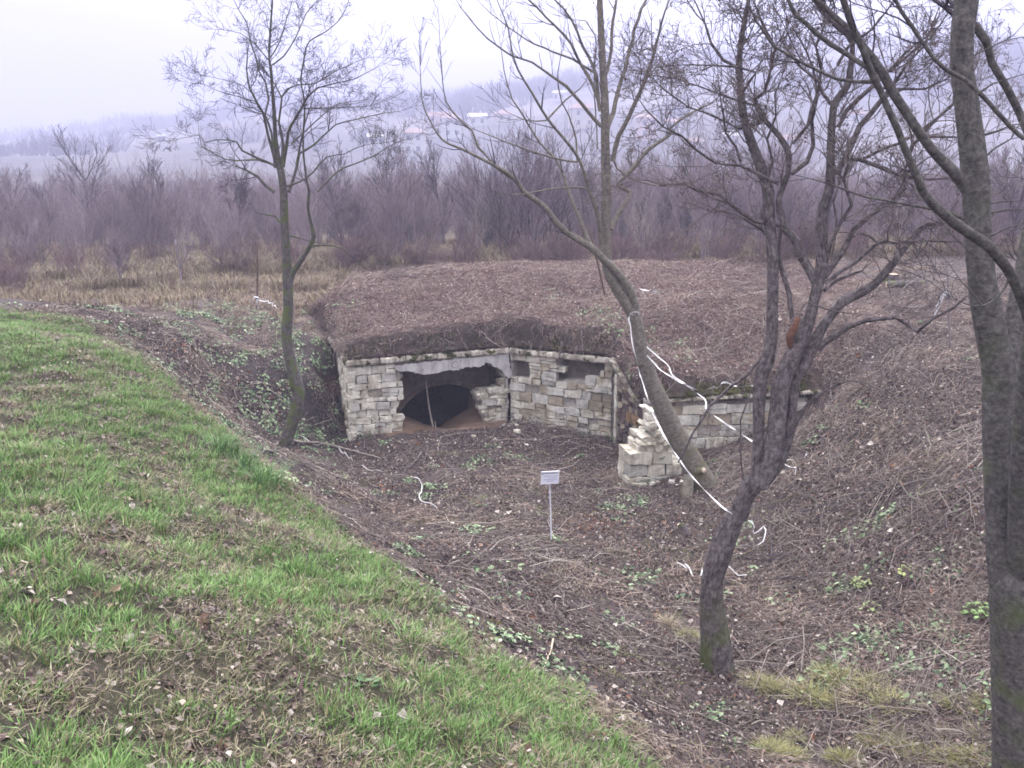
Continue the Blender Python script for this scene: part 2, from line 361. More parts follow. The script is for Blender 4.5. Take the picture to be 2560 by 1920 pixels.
# lawn outline (plan), from the picture's edge points
LE = [at_z(a, b, c)[:2] for a, b, c in [(130,690,2.75),(210,705,2.62),(330,800,2.3),(420,880,2.1),(510,950,1.95),(640,1075,1.68),(770,1180,1.5),(900,1280,1.5),(1100,1430,1.35),(1300,1560,1.2),(1400,1680,1.2)]]
LE = np.array([(-30, 19.5)] + [tuple(p) for p in LE] + [(1.6, 3.5), (2.5, 0), (3, -6)])
def lawn(x, y):
    """>0 on the lawn side, metres from its edge"""
    best = np.full(np.shape(x), 1e9); sgn = np.ones(np.shape(x))
    for a, b in zip(LE[:-1], LE[1:]):
        d = b - a; L = (d ** 2).sum(); t = np.clip(((x - a[0]) * d[0] + (y - a[1]) * d[1]) / L, 0, 1)
        qx = x - a[0] - t * d[0]; qy = y - a[1] - t * d[1]; r = np.hypot(qx, qy); s = np.sign(d[0] * (y - a[1]) - d[1] * (x - a[0]))
        m = r < best; best = np.where(m, r, best); sgn = np.where(m, -s, sgn)
    return best * sgn + (fbm(x * 1.3, y * 1.3, 33, 4) - .5) * 1.2 + (fbm(x * 4.5, y * 4.5, 37, 3) - .5) * .4
def patch(x, y): return fbm(x * 1.1 + 5, y * 1.1, 21, 4)
def zone_col(x, y, z):
    L = lawn(x, y) + (fbm(x * 2.5, y * 2.5, 31) - .5) * .8
    n = fbm(x * 1.7, y * 1.7, 41)[..., None]; n2 = fbm(x * .5, y * .5, 51)[..., None]
    pur = np.array([.088, .064, .066]) * (1 - n) + np.array([.185, .145, .14]) * n
    grn = np.array([.085, .068, .055]) * (1 - n) + np.array([.13, .125, .07]) * n
    fld = np.array([.15, .115, .085]) * (1 - n2) + np.array([.21, .17, .11]) * n2
    l = sm(-.15, .25, L)[..., None]
    c = pur * (1 - l) + grn * l
    f = (sm(23.5, 27, y) * (1 - sm(-5, -1, x)) + sm(30, 32, y) * sm(-5, -1, x))[..., None]; f = np.clip(f, 0, 1)
    c = c * (1 - f) + fld * f
    dark_left = (sm(-8.5, -7, x) * (1 - sm(-3.4, -3.0, x)) * sm(15, 16.5, y) * (1 - sm(20, 22.5, y)) * (L < 0))[..., None]  # slope left of the ruin, toned darker
    c = c * (1 - dark_left * .55) + np.array([.045, .04, .042]) * dark_left * .55
    return c
def axis(lo, hi, step, far, g=1.16):
    a = list(np.arange(lo, hi + 1e-6, step)); s = step
    while a[-1] < far: s *= g; a.append(a[-1] + s)
    s = step
    while a[0] > -far if lo < -1 else a[0] > -30: s *= g; a.insert(0, a[0] - s)
    return np.array(a)
gx = axis(-13, 12, .11, 500); gy = axis(1, 33, .11, 75)
X, Y = np.meshgrid(gx, gy); Z = ground_h(X, Y)
def grid_faces(nr, nc):
    i = np.arange(nr * nc).reshape(nr, nc)
    return np.stack([i[:-1, :-1], i[:-1, 1:], i[1:, 1:], i[1:, :-1]], -1).reshape(-1, 4)
c = zone_col(X, Y, Z).reshape(-1, 3)
ground = mesh_obj('ground', np.stack([X, Y, Z], -1).reshape(-1, 3), grid_faces(*X.shape), M_GROUND, smooth=True, pcol=c)
tag(ground, 'grassy bank and leaf covered pit floor around the ruin', kind='structure')

# earth cover over the ruin
mx = np.arange(-8.4, 10.4, .09); mv = np.r_[0, np.cumsum(np.r_[np.full(14, .05), np.full(60, .1), np.full(45, .16)])]
MX, MV = np.meshgrid(mx, mv); MY = edge_y(MX) - .04 + MV; MZz = mound_h(MX, MY + .04)
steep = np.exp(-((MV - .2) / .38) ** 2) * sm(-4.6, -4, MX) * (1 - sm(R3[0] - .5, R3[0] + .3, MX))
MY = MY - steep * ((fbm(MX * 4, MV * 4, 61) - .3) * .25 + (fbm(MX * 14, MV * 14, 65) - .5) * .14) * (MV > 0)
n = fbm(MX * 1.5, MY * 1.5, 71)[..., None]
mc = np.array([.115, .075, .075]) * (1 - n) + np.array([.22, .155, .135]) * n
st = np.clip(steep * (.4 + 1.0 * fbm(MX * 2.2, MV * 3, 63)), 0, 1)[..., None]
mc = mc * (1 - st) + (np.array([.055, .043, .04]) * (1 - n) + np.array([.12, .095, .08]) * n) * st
vv = np.stack([MX, MY, MZz], -1)
sk = vv[:1].copy(); sk[..., 1] += .12; sk[..., 2] -= .12
vv = np.concatenate([sk, vv], 0); mc = np.concatenate([mc[:1], mc], 0)
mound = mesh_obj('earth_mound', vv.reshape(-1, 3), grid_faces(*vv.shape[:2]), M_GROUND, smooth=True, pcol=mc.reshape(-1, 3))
tag(mound, 'earth mound heaped over the roof of the ruin', kind='structure')

# ------------------------------------------------------------------ valley side far away
SKY = [(-3000,345),(-800,340),(0,318),(120,310),(250,293),(400,275),(470,262),(560,240),(700,232),(850,225),(950,212),(1050,205),(1200,176),(1350,150),(1600,130),(1900,125),(2212,120),(3200,130),(6000,150)]
def hill_h(x, y):
    d = np.hypot(x, y); px = CX + F * np.clip(x / np.maximum(y, 1), -3, 3) / CP
    ang = (CY - np.interp(px, [a for a, b in SKY], [b for a, b in SKY])) / F - math.tan(PITCH)
    top = H0 + 720 * ang
    base = np.interp(d, [40, 70, 200, 300], [.2, 1.3, 1.6, 4.0])
    t = np.clip((d - 270) / 450, 0, 1); t = t ** .85
    z = base + (np.maximum(top, 6) - 4.0) * t
    z = z + (fbm(x * .01, y * .01, 81) - .5) * 16 * sm(300, 450, d) + (fbm(x * .06, y * .06, 91) - .5) * 4 * sm(280, 400, d) * (d < 715)
    return z
th = np.linspace(math.radians(-75), math.radians(75), 260); rr = np.r_[np.linspace(52, 280, 24), np.linspace(290, 760, 90), [900, 1100]]
T, R = np.meshgrid(th, rr); HX = R * np.sin(T); HY = R * np.cos(T); HZ = hill_h(HX, HY)
HZ = np.where(R < 66, HZ - (66 - R) * .12, HZ)
n = fbm(HX * .02, HY * .02, 101)[..., None]; n2 = (fbm(HX * .006, HY * .008, 111) > .52)[..., None]
hc = (np.array([.035, .03, .04]) * (1 - n) + np.array([.10, .09, .08]) * n) * np.where(n2, 1.7, 1)
M_HILL = col_mat('valley_land', .95, .4, .08)
hill = mesh_obj('hillside', np.stack([HX, HY, HZ], -1).reshape(-1, 3), grid_faces(*HX.shape), M_HILL, smooth=True, pcol=hc.reshape(-1, 3))
tag(hill, 'misty hillside across the valley', kind='structure')

# ================================================================== the ruin
class Plane:
    def __init__(s, a, b):
        s.a = np.array(a, float); s.b = np.array(b, float); d = s.b - s.a; s.L = float(np.hypot(*d)); s.d = d / s.L
        s.n = np.array([s.d[1], -s.d[0]])
        if s.n @ (-s.a) < 0: s.n = -s.n
    def pt(s, u, z, o=0):
        p = s.a + s.d * u + s.n * o; return (p[0], p[1], z)
    def px(s, dx, dy, o=0):
        r = ray(dx, dy); a = s.a + s.n * o
        t = (a @ s.n) / (r[:2] @ s.n); P = r * t
        return ((P[:2] - a) @ s.d, H0 + P[2])
def inside(poly, x, y):
    x = np.asarray(x, float); y = np.asarray(y, float); r = np.zeros(x.shape, bool); n = len(poly)
    for i in range(n):
        x1, y1 = poly[i]; x2, y2 = poly[(i + 1) % n]
        if y1 == y2: continue
        r ^= ((y1 > y) != (y2 > y)) & (x < (x2 - x1) * (y - y1) / (y2 - y1) + x1)
    return r
def shell(name, pl, u0, u1, za, zb, cell, keep, off, back, mat, parent, pcol=None):
    """a rough wall sheet with holes: front cells plus edges going back"""
    nu = int((u1 - u0) / cell) + 1; nz = int((zb - za) / cell) + 1
    us = np.linspace(u0, u1, nu + 1); zs = np.linspace(za, zb, nz + 1); U, Zz = np.meshgrid(us, zs)
    O = off(U, Zz); P = np.stack([pl.a[0] + pl.d[0] * U + pl.n[0] * O, pl.a[1] + pl.d[1] * U + pl.n[1] * O, Zz], -1)
    B = np.stack([pl.a[0] + pl.d[0] * U - pl.n[0] * back, pl.a[1] + pl.d[1] * U - pl.n[1] * back, Zz], -1)
    k = keep((U[:-1, :-1] + U[1:, 1:]) / 2, (Zz[:-1, :-1] + Zz[1:, 1:]) / 2)
    idx = np.arange(U.size).reshape(U.shape); n = U.size; f = []
    for j in range(nz):
        for i in range(nu):
            if not k[j, i]: continue
            a, b, c_, d = idx[j, i], idx[j, i + 1], idx[j + 1, i + 1], idx[j + 1, i]; f.append((a, b, c_, d))
            for (p, q, jj, ii) in ((a, b, j - 1, i), (b, c_, j, i + 1), (c_, d, j + 1, i), (d, a, j, i - 1)):
                if not (0 <= jj < nz and 0 <= ii < nu) or not k[jj, ii]: f.append((q, p, p + n, q + n))
    v = np.concatenate([P.reshape(-1, 3), B.reshape(-1, 3)]); used = np.unique(np.array(f)); mp = -np.ones(len(v), int); mp[used] = np.arange(len(used))
    pc = None
    if pcol is not None: pc = np.concatenate([pcol(U, Zz).reshape(-1, 3)] * 2)[used]
    return mesh_obj(name, v[used], mp[np.array(f)], mat, parent, smooth=False, pcol=pc)
def stone(name, pl, u0, u1, z0, z1_, fr, bk, mat, parent, jit=.015, slant=0):
    g = .003; u0 += g; u1 -= g; z0 += g; z1_ -= g; R = random.uniform
    um, zm = (u0 + u1) / 2, (z0 + z1_) / 2; c_ = min(u1 - u0, z1_ - z0)
    base = []
    for (u, z) in ((u0, z0), (um, z0), (u1, z0), (u1, zm), (u1, z1_), (um, z1_), (u0, z1_), (u0, zm)):
        base.append((u + R(-jit, jit) + (um - u) * R(0, .05), z + R(-jit, jit) + (zm - z) * R(0, .08)))
    v = []
    for o, ins in ((bk, 0), (fr - c_ * .07, 0), (fr, .07)):
        for (u, z) in base:
            uu = u + (um - u) * ins + (R(-jit, jit) * .4 if ins else 0); zz = z + (zm - z) * ins
            v.append(pl.pt(uu, zz, o + (R(-jit, jit) * .6 if o > bk else 0)))
    v.append(pl.pt(um, zm, fr + R(-.01, .012)))
    f = []
    for k in (0, 8):
        for i in range(8): f.append((k + i, k + (i + 1) % 8, k + 8 + (i + 1) % 8, k + 8 + i))
    for i in range(8): f.append((16 + i, 16 + (i + 1) % 8, 24))
    return mesh_obj(name, v, f, mat, parent)
def rock_v(sx, sy, sz, jit=.18, sd=None):
    r_ = random.Random(sd) if sd is not None else random
    v = {}; vs_ = []; f = []
    def g(i, j, k):
        if (i, j, k) not in v:
            p = np.array([i - 1, j - 1, k - 1], float); l = np.linalg.norm(p); p = p * (.55 + .45 / l * 1.25)
            p += np.array([r_.uniform(-jit, jit) for _ in range(3)]); v[(i, j, k)] = len(vs_); vs_.append(p * (sx / 2, sy / 2, sz / 2))
        return v[(i, j, k)]
    for a in range(2):
        for b in range(2):
            for s in (0, 2):
                q = [(s, a, b), (s, a + 1, b), (s, a + 1, b + 1), (s, a, b + 1)]
                for perm in ((0, 1, 2), (1, 0, 2), (1, 2, 0)):
                    f.append(tuple(g(*[w[perm[t]] for t in range(3)]) for w in q))
    return np.array(vs_), f
def rock(name, c_, size, mat, parent=None, jit=.18, rz=None):
    v, f = rock_v(*size, jit=jit); a = rz if rz is not None else random.uniform(0, 6.28)
    ca, sa = math.cos(a), math.sin(a); v = v @ np.array([[ca, sa, 0], [-sa, ca, 0], [0, 0, 1]]) + np.array(c_)
    return mesh_obj(name, v, f, mat, parent)

ruin = empty('ruined_casemate', (0, 20, 0), 'half buried ruined stone casemate with a broken dark arched opening', 'ruin')
PA = Plane(L0, V0); PB = Plane(V0, R0); PL = Plane(Lb, L0); PW_ = Plane((R0[0] + .03, 19.45), (XY(1402, 18.15, .5)[0], 18.15)); PR = Plane((R2[0] - .12, R2[1] - .02), R3)
def zp(pl, pts, o=0): return [pl.px(*z1(x, y), o) for x, y in pts]
hole_left = [(592,374),(628,408),(606,440),(626,470),(604,505),(618,545),(598,600),(566,634),(600,668),(618,720),(645,790)]
hole = zp(PA, [(592,374)] + [(700,384),(740,394),(800,384),(860,380),(900,368),(950,366),(1000,352),(1100,346),(1118,332),(1170,324),(1215,352),(1250,382),(1262,430),(1240,482),(1120,500),(1085,524),(1098,565),(1132,620),(1150,690),(1178,740),(1170,900),(660,900)] + hole_left[::-1])
plaster = zp(PA, [(560,338),(760,312),(1000,288),(1286,258),(1290,330),(1304,405),(1282,418),(1262,400),(1250,382),(1230,358),(1200,346),(1170,324),(1140,318),(1118,334),(1100,346),(1060,342),(1000,352),(950,366),(900,366),(860,380),(800,384),(740,394),(715,380),(700,382),(660,372),(600,378),(575,362)])
def off_a(u, z): return -.07 + (fbm(u * 7, z * 7, 5) - .5) * .08
cA = lambda u, z: np.array([.22, .20, .17]) + fbm(u * 9, z * 9, 8)[..., None] * np.array([.2, .18, .15])
M_COREC = col_mat('core_rubble', .95, .35, 25, 1, 22, dist=.04)
topA = 1.52
shell('rubble_core', PA, .02, PA.L, -.3, topA, .035, lambda u, z: ~inside(hole, u + (fbm(u * 12, z * 12, 2) - .5) * .07, z), off_a, .42, M_COREC, ruin, cA)
def courses(pl, u0, u1, za, zb, test, frac=1.0, hr=(.09, .19), wr=(.14, .42), fr=0.0, pick=None, seed=1):
    random.seed(seed); z = za; out = 0
    while z < zb - .03:
        h = random.uniform(*hr); h = min(h, zb - z)
        if h < .05: break
        u = u0 - random.uniform(0, .2)
        while u < u1:
            w = random.uniform(*wr) * (.7 + h * 2.2); a, b = max(u, u0), min(u + w, u1); u += w
            if b - a < .05: continue
            um, zm = (a + b) / 2, z + h / 2
            if not test(um, zm): 
                # try the part of the stone that is still on the wall
                if test(a + (b - a) * .2, zm): b = a + (b - a) * .5
                elif test(b - (b - a) * .2, zm): a = b - (b - a) * .5
                else: continue
                um = (a + b) / 2
            if random.random() > frac or random.random() < .035: continue
            m = pick(um, zm) if pick else M_STONE
            if h > .12 and random.random() < .25 and b - a > .12:
                zc = z + h * random.uniform(.4, .6)
                stone('stone', pl, a, b, z, zc, fr + random.uniform(-.02, .012), -.13, m, ruin); stone('stone', pl, a, b, zc, z + h, fr + random.uniform(-.02, .012), -.13, m, ruin); out += 2
            else:
                stone('stone', pl, a, b, z, z + h, fr + random.uniform(-.035, .018), -.13, m, ruin); out += 1
        z += h
    return out
pierA = zp(PA, [(150,300),(560,336),(575,362),(592,374)] + hole_left + [(645,850),(150,850)])
rightA = zp(PA, [(1262,430),(1310,418),(1310,850),(1170,850),(1178,740),(1150,690),(1132,620),(1098,565),(1085,524),(1120,500),(1240,482)])
rough_zone = zp(PA, [(470,360),(592,374),(628,408),(645,790),(440,790),(430,640),(500,560),(440,430)])
def testA(u, z): return bool(inside(pierA, u, z)) or bool(inside(rightA, u, z))
nst = courses(PA, .03, PA.L - .02, -.12, topA, testA, pick=lambda u, z: random.choice([M_STONE, M_STONE, M_STONE, M_STONE_G]), seed=3, wr=(.14, .34), hr=(.09, .2))
niche1 = zp(PB, [(1300,294),(1412,300),(1436,332),(1424,404),(1380,416),(1300,420)])
niche2 = zp(PB, [(1604,304),(1880,326),(1868,402),(1830,436),(1700,428),(1590,436),(1555,402),(1622,372),(1600,332)])
def innic(u, z): return inside(niche1, u, z) | inside(niche2, u, z)
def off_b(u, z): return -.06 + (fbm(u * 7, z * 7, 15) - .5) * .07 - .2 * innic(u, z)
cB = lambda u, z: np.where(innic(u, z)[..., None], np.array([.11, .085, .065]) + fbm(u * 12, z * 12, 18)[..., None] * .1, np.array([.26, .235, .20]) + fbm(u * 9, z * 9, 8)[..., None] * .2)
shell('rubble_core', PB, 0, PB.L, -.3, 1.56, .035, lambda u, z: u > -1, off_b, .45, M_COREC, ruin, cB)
def pickB(u, z):
    for (x, y, w, h, m) in ((1885,585,72,48,M_STONE_B),(1735,462,60,26,M_STONE_B),(1625,445,55,34,M_STONE),(1725,610,45,45,M_STONE_G),(1615,500,60,45,M_STONE_G),(1530,420,45,25,M_STONE_G)):
        a = PB.px(*z1(x - w, y + h)); b = PB.px(*z1(x + w, y - h))
        if a[0] < u < b[0] and a[1] < z < b[1]: return m
    return random.choice([M_STONE] * 9 + [M_STONE_G] * 2 + [M_STONE_B])
nst += courses(PB, .02, PB.L - .02, -.1, 1.55, lambda u, z: not bool(innic(u, z)), pick=pickB, seed=5, wr=(.17, .38), hr=(.12, .22))
# left return, mostly under the earth
shell('rubble_core', PL, PL.L - 2.4, PL.L - .14, -.3, 1.55, .06, lambda u, z: u > -9, lambda u, z: -.05 + 0 * u, .14, M_COREC, ruin, cA)
nst += courses(PL, PL.L - 1.5, PL.L - .01, -.1, 1.52, lambda u, z: True, pick=lambda u, z: M_STONE, seed=6, wr=(.15, .4), fr=.02)
# darker wing wall with a sloping top
def topW(u): return np.where(u < .62 * PW_.L, 1.62 - .56 * (u / (.62 * PW_.L)), 1.05)
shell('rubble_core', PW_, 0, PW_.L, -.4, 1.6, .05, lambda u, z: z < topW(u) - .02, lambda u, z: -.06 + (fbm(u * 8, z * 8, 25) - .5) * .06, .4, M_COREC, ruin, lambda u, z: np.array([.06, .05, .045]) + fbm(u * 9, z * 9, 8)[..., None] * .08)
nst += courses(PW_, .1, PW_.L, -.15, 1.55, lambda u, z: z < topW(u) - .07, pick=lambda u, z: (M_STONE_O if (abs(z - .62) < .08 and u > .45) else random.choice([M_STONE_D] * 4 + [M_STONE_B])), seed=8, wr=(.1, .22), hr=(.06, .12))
z = -.1
random.seed(12)
while z < 1.3:
    h = random.uniform(.1, .24); stone('stone', PW_, 0, .1, z, z + h, .03, -.1, M_STONE, ruin, jit=.01); z += h; nst += 1
# right wall
shell('rubble_core', PR, 0, PR.L, -.3, 1.22, .05, lambda u, z: u > -1, lambda u, z: -.05 + (fbm(u * 8, z * 8, 35) - .5) * .05, .4, M_COREC, ruin, cB)
def pickR(u, z):
    a = PR.px(*[k for k in tile('M', 1545, 635)[:2]]); b = PR.px(*tile('M', 1425, 465)[:2])
    if abs(u - a[0]) < .16 and abs(z - a[1]) < .09: return M_STONE_O
    if abs(u - b[0]) < .12 and abs(z - b[1]) < .07: return M_STONE_O
    return random.choice([M_STONE_G] * 5 + [M_STONE, M_STONE_B])
nst += courses(PR, .02, PR.L, -.05, 1.2, lambda u, z: True, pick=pickR, seed=9, wr=(.26, .5), hr=(.14, .24))
# plaster lintel with its small round boss
def slab(name, pl, poly, fr, bk, mat, parent):
    n = len(poly); random.seed(n); v = [pl.pt(u, z, fr + random.uniform(-.008, .008)) for u, z in poly] + [pl.pt(u, z - .02, bk) for u, z in poly]
    f = [tuple(range(n))] + [(i, i + n, (i + 1) % n + n, (i + 1) % n) for i in range(n)]
    return mesh_obj(name, v, f, mat, parent)
def ragged(poly, amp=.012, step=.05):
    o = []; random.seed(4)
    for (a, b) in zip(poly, poly[1:] + poly[:1]):
        L = math.hypot(b[0] - a[0], b[1] - a[1]); k = max(1, int(L / step))
        for i in range(k):
            t = i / k; o.append((a[0] + (b[0] - a[0]) * t + random.uniform(-amp, amp), a[1] + (b[1] - a[1]) * t + random.uniform(-amp, amp)))
    return o
lint = slab('plaster_lintel', PA, ragged(plaster, .017, .035), .02, -.25, M_PLASTER, ruin)
for (x, y, r0, r1) in ((945, 325, .05, .078), (742, 365, .02, .04)):
    u, z = PA.px(*z1(x, y)); v = []; f = []
    for k, (r, o) in enumerate(((r0, .022), (r0 + .008, .04), (r1 - .008, .04), (r1, .02))):
        for i in range(20): a = i / 20 * 6.283; v.append(PA.pt(u + r * math.cos(a), z + r * math.sin(a), o))
    for k in range(3):
        for i in range(20): f.append((k * 20 + i, k * 20 + (i + 1) % 20, k * 20 + 20 + (i + 1) % 20, k * 20 + 20 + i))
    mesh_obj('round_boss', v, f, M_PLASTER, lint)
# cap stones along the top
def caps(pl, us, zfun, fr=.07, bk=-.35, th=.125, mat=None, drop=.0, seed=1):
    random.seed(seed)
    for a, b in zip(us[:-1], us[1:]):
        n = max(3, int((b - a) / .06)); v = []; f = []
        gap = random.choice([.004, .008, .02])
        for i in range(n + 1):
            u = a + gap + (b - a - 2 * gap) * i / n; zt = zfun(u); e = random.uniform(-.012, .012); o = fr + random.uniform(-.014, .008)
            v += [pl.pt(u, zt - th + random.uniform(-.006, .006), bk), pl.pt(u, zt - th + random.uniform(-.008, .008), o - .02), pl.pt(u, zt - th * .75 + e, o), pl.pt(u, zt - .03 + e * .5, o + random.uniform(-.012, .006)),
                  pl.pt(u, zt + random.uniform(-.012, .008), o - .035), pl.pt(u, zt, bk)]
        for i in range(n):
            for k in range(6): f.append((i * 6 + k, i * 6 + (k + 1) % 6, i * 6 + 6 + (k + 1) % 6, i * 6 + 6 + k))
        f += [tuple(range(5, -1, -1)), tuple(range(n * 6, n * 6 + 6))]
        mesh_obj('cap_stone', v, f, mat or M_CAP, ruin)
caps(PA, [-.05, .62, 1.18, 1.85, 2.3, 2.9, PA.L - .03], lambda u: 1.605 + .03 * u / PA.L, seed=2)
caps(PB, [.03, .42, 1.22, PB.L + .04], lambda u: 1.635 + .02 * u / PB.L, seed=3)
caps(PL, [.3, 1.2, 1.9, 2.6, PL.L - .03], lambda u: 1.60, seed=4)
caps(PR, [.0, .8, 1.5, 2.1, PR.L + .1], lambda u: 1.3 + .03 * u, th=.085, seed=5)
# broken sloping coping
ca = np.array([R0[0] - .02, R0[1] - .05, 1.66]); cb = np.array([C0[0] + .08, C0[1] - .05, 1.05]); random.seed(3)
for t0, t1 in ((0, .36), (.37, .7), (.71, 1.0)):
    v = []; f = []; n = 6
    for i in range(n + 1):
        p = ca + (cb - ca) * (t0 + (t1 - t0) * i / n); w = .16 * (1 - .5 * (t0 + (t1 - t0) * i / n)) ; j = lambda: random.uniform(-.02, .02)
        v += [p + (-.06 + j() * .5, -.06, -.10 + j()), p + (-.09, -.06, .0 + j()), p + (w * .3 + j(), .02, .03 + j()), p + (w + j(), .05, -.04 + j() * 2)]
    for i in range(n):
        for k in range(4): f.append((i * 4 + k, i * 4 + (k + 1) % 4, i * 4 + 4 + (k + 1) % 4, i * 4 + 4 + k))
    f += [(3, 2, 1, 0), (n * 4, n * 4 + 1, n * 4 + 2, n * 4 + 3)]
    mesh_obj('sloping_coping', v, f, M_CAP, ruin)
# the inner arch, vault and dark chamber behind the opening
OI = -.95
arch = [PA.px(*z1(x, y), OI) for x, y in [(590,650),(606,618),(650,562),(720,502),(800,466),(900,450),(990,462),(1045,484),(1078,505),(1066,560),(1070,640),(1080,800),(560,800)]]
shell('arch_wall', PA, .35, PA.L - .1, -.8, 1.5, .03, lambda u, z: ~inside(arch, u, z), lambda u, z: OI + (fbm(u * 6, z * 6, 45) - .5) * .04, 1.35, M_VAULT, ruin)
apts = [PA.px(*z1(x, y), OI) for x, y in [(585,665),(606,618),(650,562),(720,502),(800,466),(900,450),(990,462),(1045,484),(1078,505)]]
random.seed(6)
for (a, b) in zip(apts[:-1], apts[1:]):            # ring of arch stones
    L = math.hypot(b[0] - a[0], b[1] - a[1]); k = max(1, int(L / .12))
    for i in range(k):
        p0 = [a[j] + (b[j] - a[j]) * (i + .06) / k for j in (0, 1)]; p1 = [a[j] + (b[j] - a[j]) * (i + .94) / k for j in (0, 1)]
        nx, nz = -(p1[1] - p0[1]), (p1[0] - p0[0]); l = math.hypot(nx, nz); w = .075; nx *= w / l; nz *= w / l
        v = [PA.pt(p[0] + q * nx, p[1] + q * nz, o) for o in (OI + .045, OI - .1) for p, q in ((p0, 0), (p1, 0), (p1, 1), (p0, 1))]
        mesh_obj('arch_stone', v, [(0, 1, 2, 3), (4, 7, 6, 5), (0, 4, 5, 1), (1, 5, 6, 2), (2, 6, 7, 3), (3, 7, 4, 0)], M_VAULT, ruin)
def boxshell(name, pl, u0, u1, z0, z1_, o0, o1, mat, parent, faces='LRTBK'):
    v = [pl.pt(u, z, o) for o in (o0, o1) for u, z in ((u0, z0), (u1, z0), (u1, z1_), (u0, z1_))]
    F = dict(B=(0, 1, 5, 4), R=(1, 2, 6, 5), T=(2, 3, 7, 6), L=(3, 0, 4, 7), K=(4, 5, 6, 7))
    return mesh_obj(name, v, [F[k] for k in faces], mat, parent)
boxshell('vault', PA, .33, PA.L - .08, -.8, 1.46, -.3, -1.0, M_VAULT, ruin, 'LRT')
boxshell('dark_chamber', PA, .2, PA.L - .1, -.9, 1.5, -1.28, -5.0, M_DARKENED, ruin, 'LRTBK')  # closed box added so the arch looks into darkness, its colour blackened too
# sand drifted into the opening
us = np.linspace(.7, PA.L - .05, 60); os_ = np.linspace(.35, -1.25, 36); U, O = np.meshgrid(us, os_)
pc_ = PA.px(*z1(850, 712), OI)[0]
zin = -.24 + .42 * np.clip(np.abs(U - pc_) / .95, 0, 1) ** 1.2 + .1 * (U > pc_) * np.clip((U - pc_) / .9, 0, 1)
t = sm(.25, -.95, O); zz = (.02) * (1 - t) + zin * t + (fbm(U * 5, O * 5, 55) - .5) * .07 - sm(.2, .36, O) * .08
zz = zz - sm(-1.0, -1.25, O) * .25
v = np.stack([PA.a[0] + PA.d[0] * U + PA.n[0] * O, PA.a[1] + PA.d[1] * U + PA.n[1] * O, zz], -1).reshape(-1, 3)
sand = mesh_obj('sand', v, grid_faces(36, 60), M_SAND, smooth=True); tag(sand, 'brown sand washed into the foot of the broken opening', kind='stuff')
# cemented rubble hump between the opening and the inner corner
random.seed(15)
hump = [(1130,525),(1185,515),(1225,505),(1255,480),(1110,560),(1150,545),(1195,535),(1235,520),(1120,600),(1160,590),(1205,580),(1245,570),(1140,640),(1180,630),(1225,620),(1150,685),(1195,675),(1235,665),(1170,730),(1210,720),(1245,710),(1262,440),(1268,500)]
for (x, y) in hump:
    w = random.uniform(.08, .14); u, zc = PA.px(*z1(x + random.uniform(-8, 8), y + random.uniform(-6, 6))); p = PA.pt(u, zc, -.16 + random.uniform(-.03, .04)); rock('stone', p, (w * 1.6, .26, w * .95), random.choice([M_STONE, M_STONE, M_STONE_G, M_CORE]), ruin, jit=.14, rz=math.atan2(PA.d[1], PA.d[0])); nst += 1

# free-standing stump of masonry on the right
pier = empty('masonry_stump', tuple(at_z(1420, 1038, 0)), 'pale broken stub of masonry stepping up beside the leaning trunk', 'masonry')
PP = Plane(tuple(at_y(1370, 1000, 16.75)[:2]), tuple(at_y(1476, 1000, 16.95)[:2]))
def mp_(x, y, o=0): return PP.px(*tile('M', x, y)[:2], o)
random.seed(21)
def profile(u, z):
    for pl_ in (pier_poly,): return bool(inside(pl_, u, z))
pier_poly = [mp_(*q) for q in [(1030,525),(1055,560),(1075,640),(1105,700),(1140,770),(1180,830),(1220,880),(1262,930),(1275,1010),(1285,1150),(838,1150),(850,1050),(856,915),(915,890),(912,772),(960,745),(998,700),(1000,640),(992,585)]]
z = -.08; rowh = []
while z < 1.25:
    low = z < .36; h = random.uniform(.17, .24) if low else random.uniform(.055, .11); u = -.1
    while u < PP.L + .1:
        w = random.uniform(.26, .46) if low else random.uniform(.07, .19)
        if profile(u + w / 2, z + h / 2):
            if not low and random.random() < .55:
                rock('stone', PP.pt(u + w / 2, z + h / 2, -.14 + random.uniform(-.05, .04)), (w * 1.25, .34, h * 1.35), M_STONE, pier, jit=.13, rz=math.atan2(PP.d[1], PP.d[0]) + random.uniform(-.2, .2)); u += w; continue
            for dpt in ((.0, -.3), (-.28, -.6)):
                o_ = random.uniform(-.06, .03) if not low else random.uniform(-.02, .02)
                stone('stone', PP, u, u + w, z, z + h, dpt[0] + o_, dpt[1] + o_, M_STONE if random.random() < .85 else M_STONE_G, pier, jit=.02 if low else .026)
        u += w
    z += h

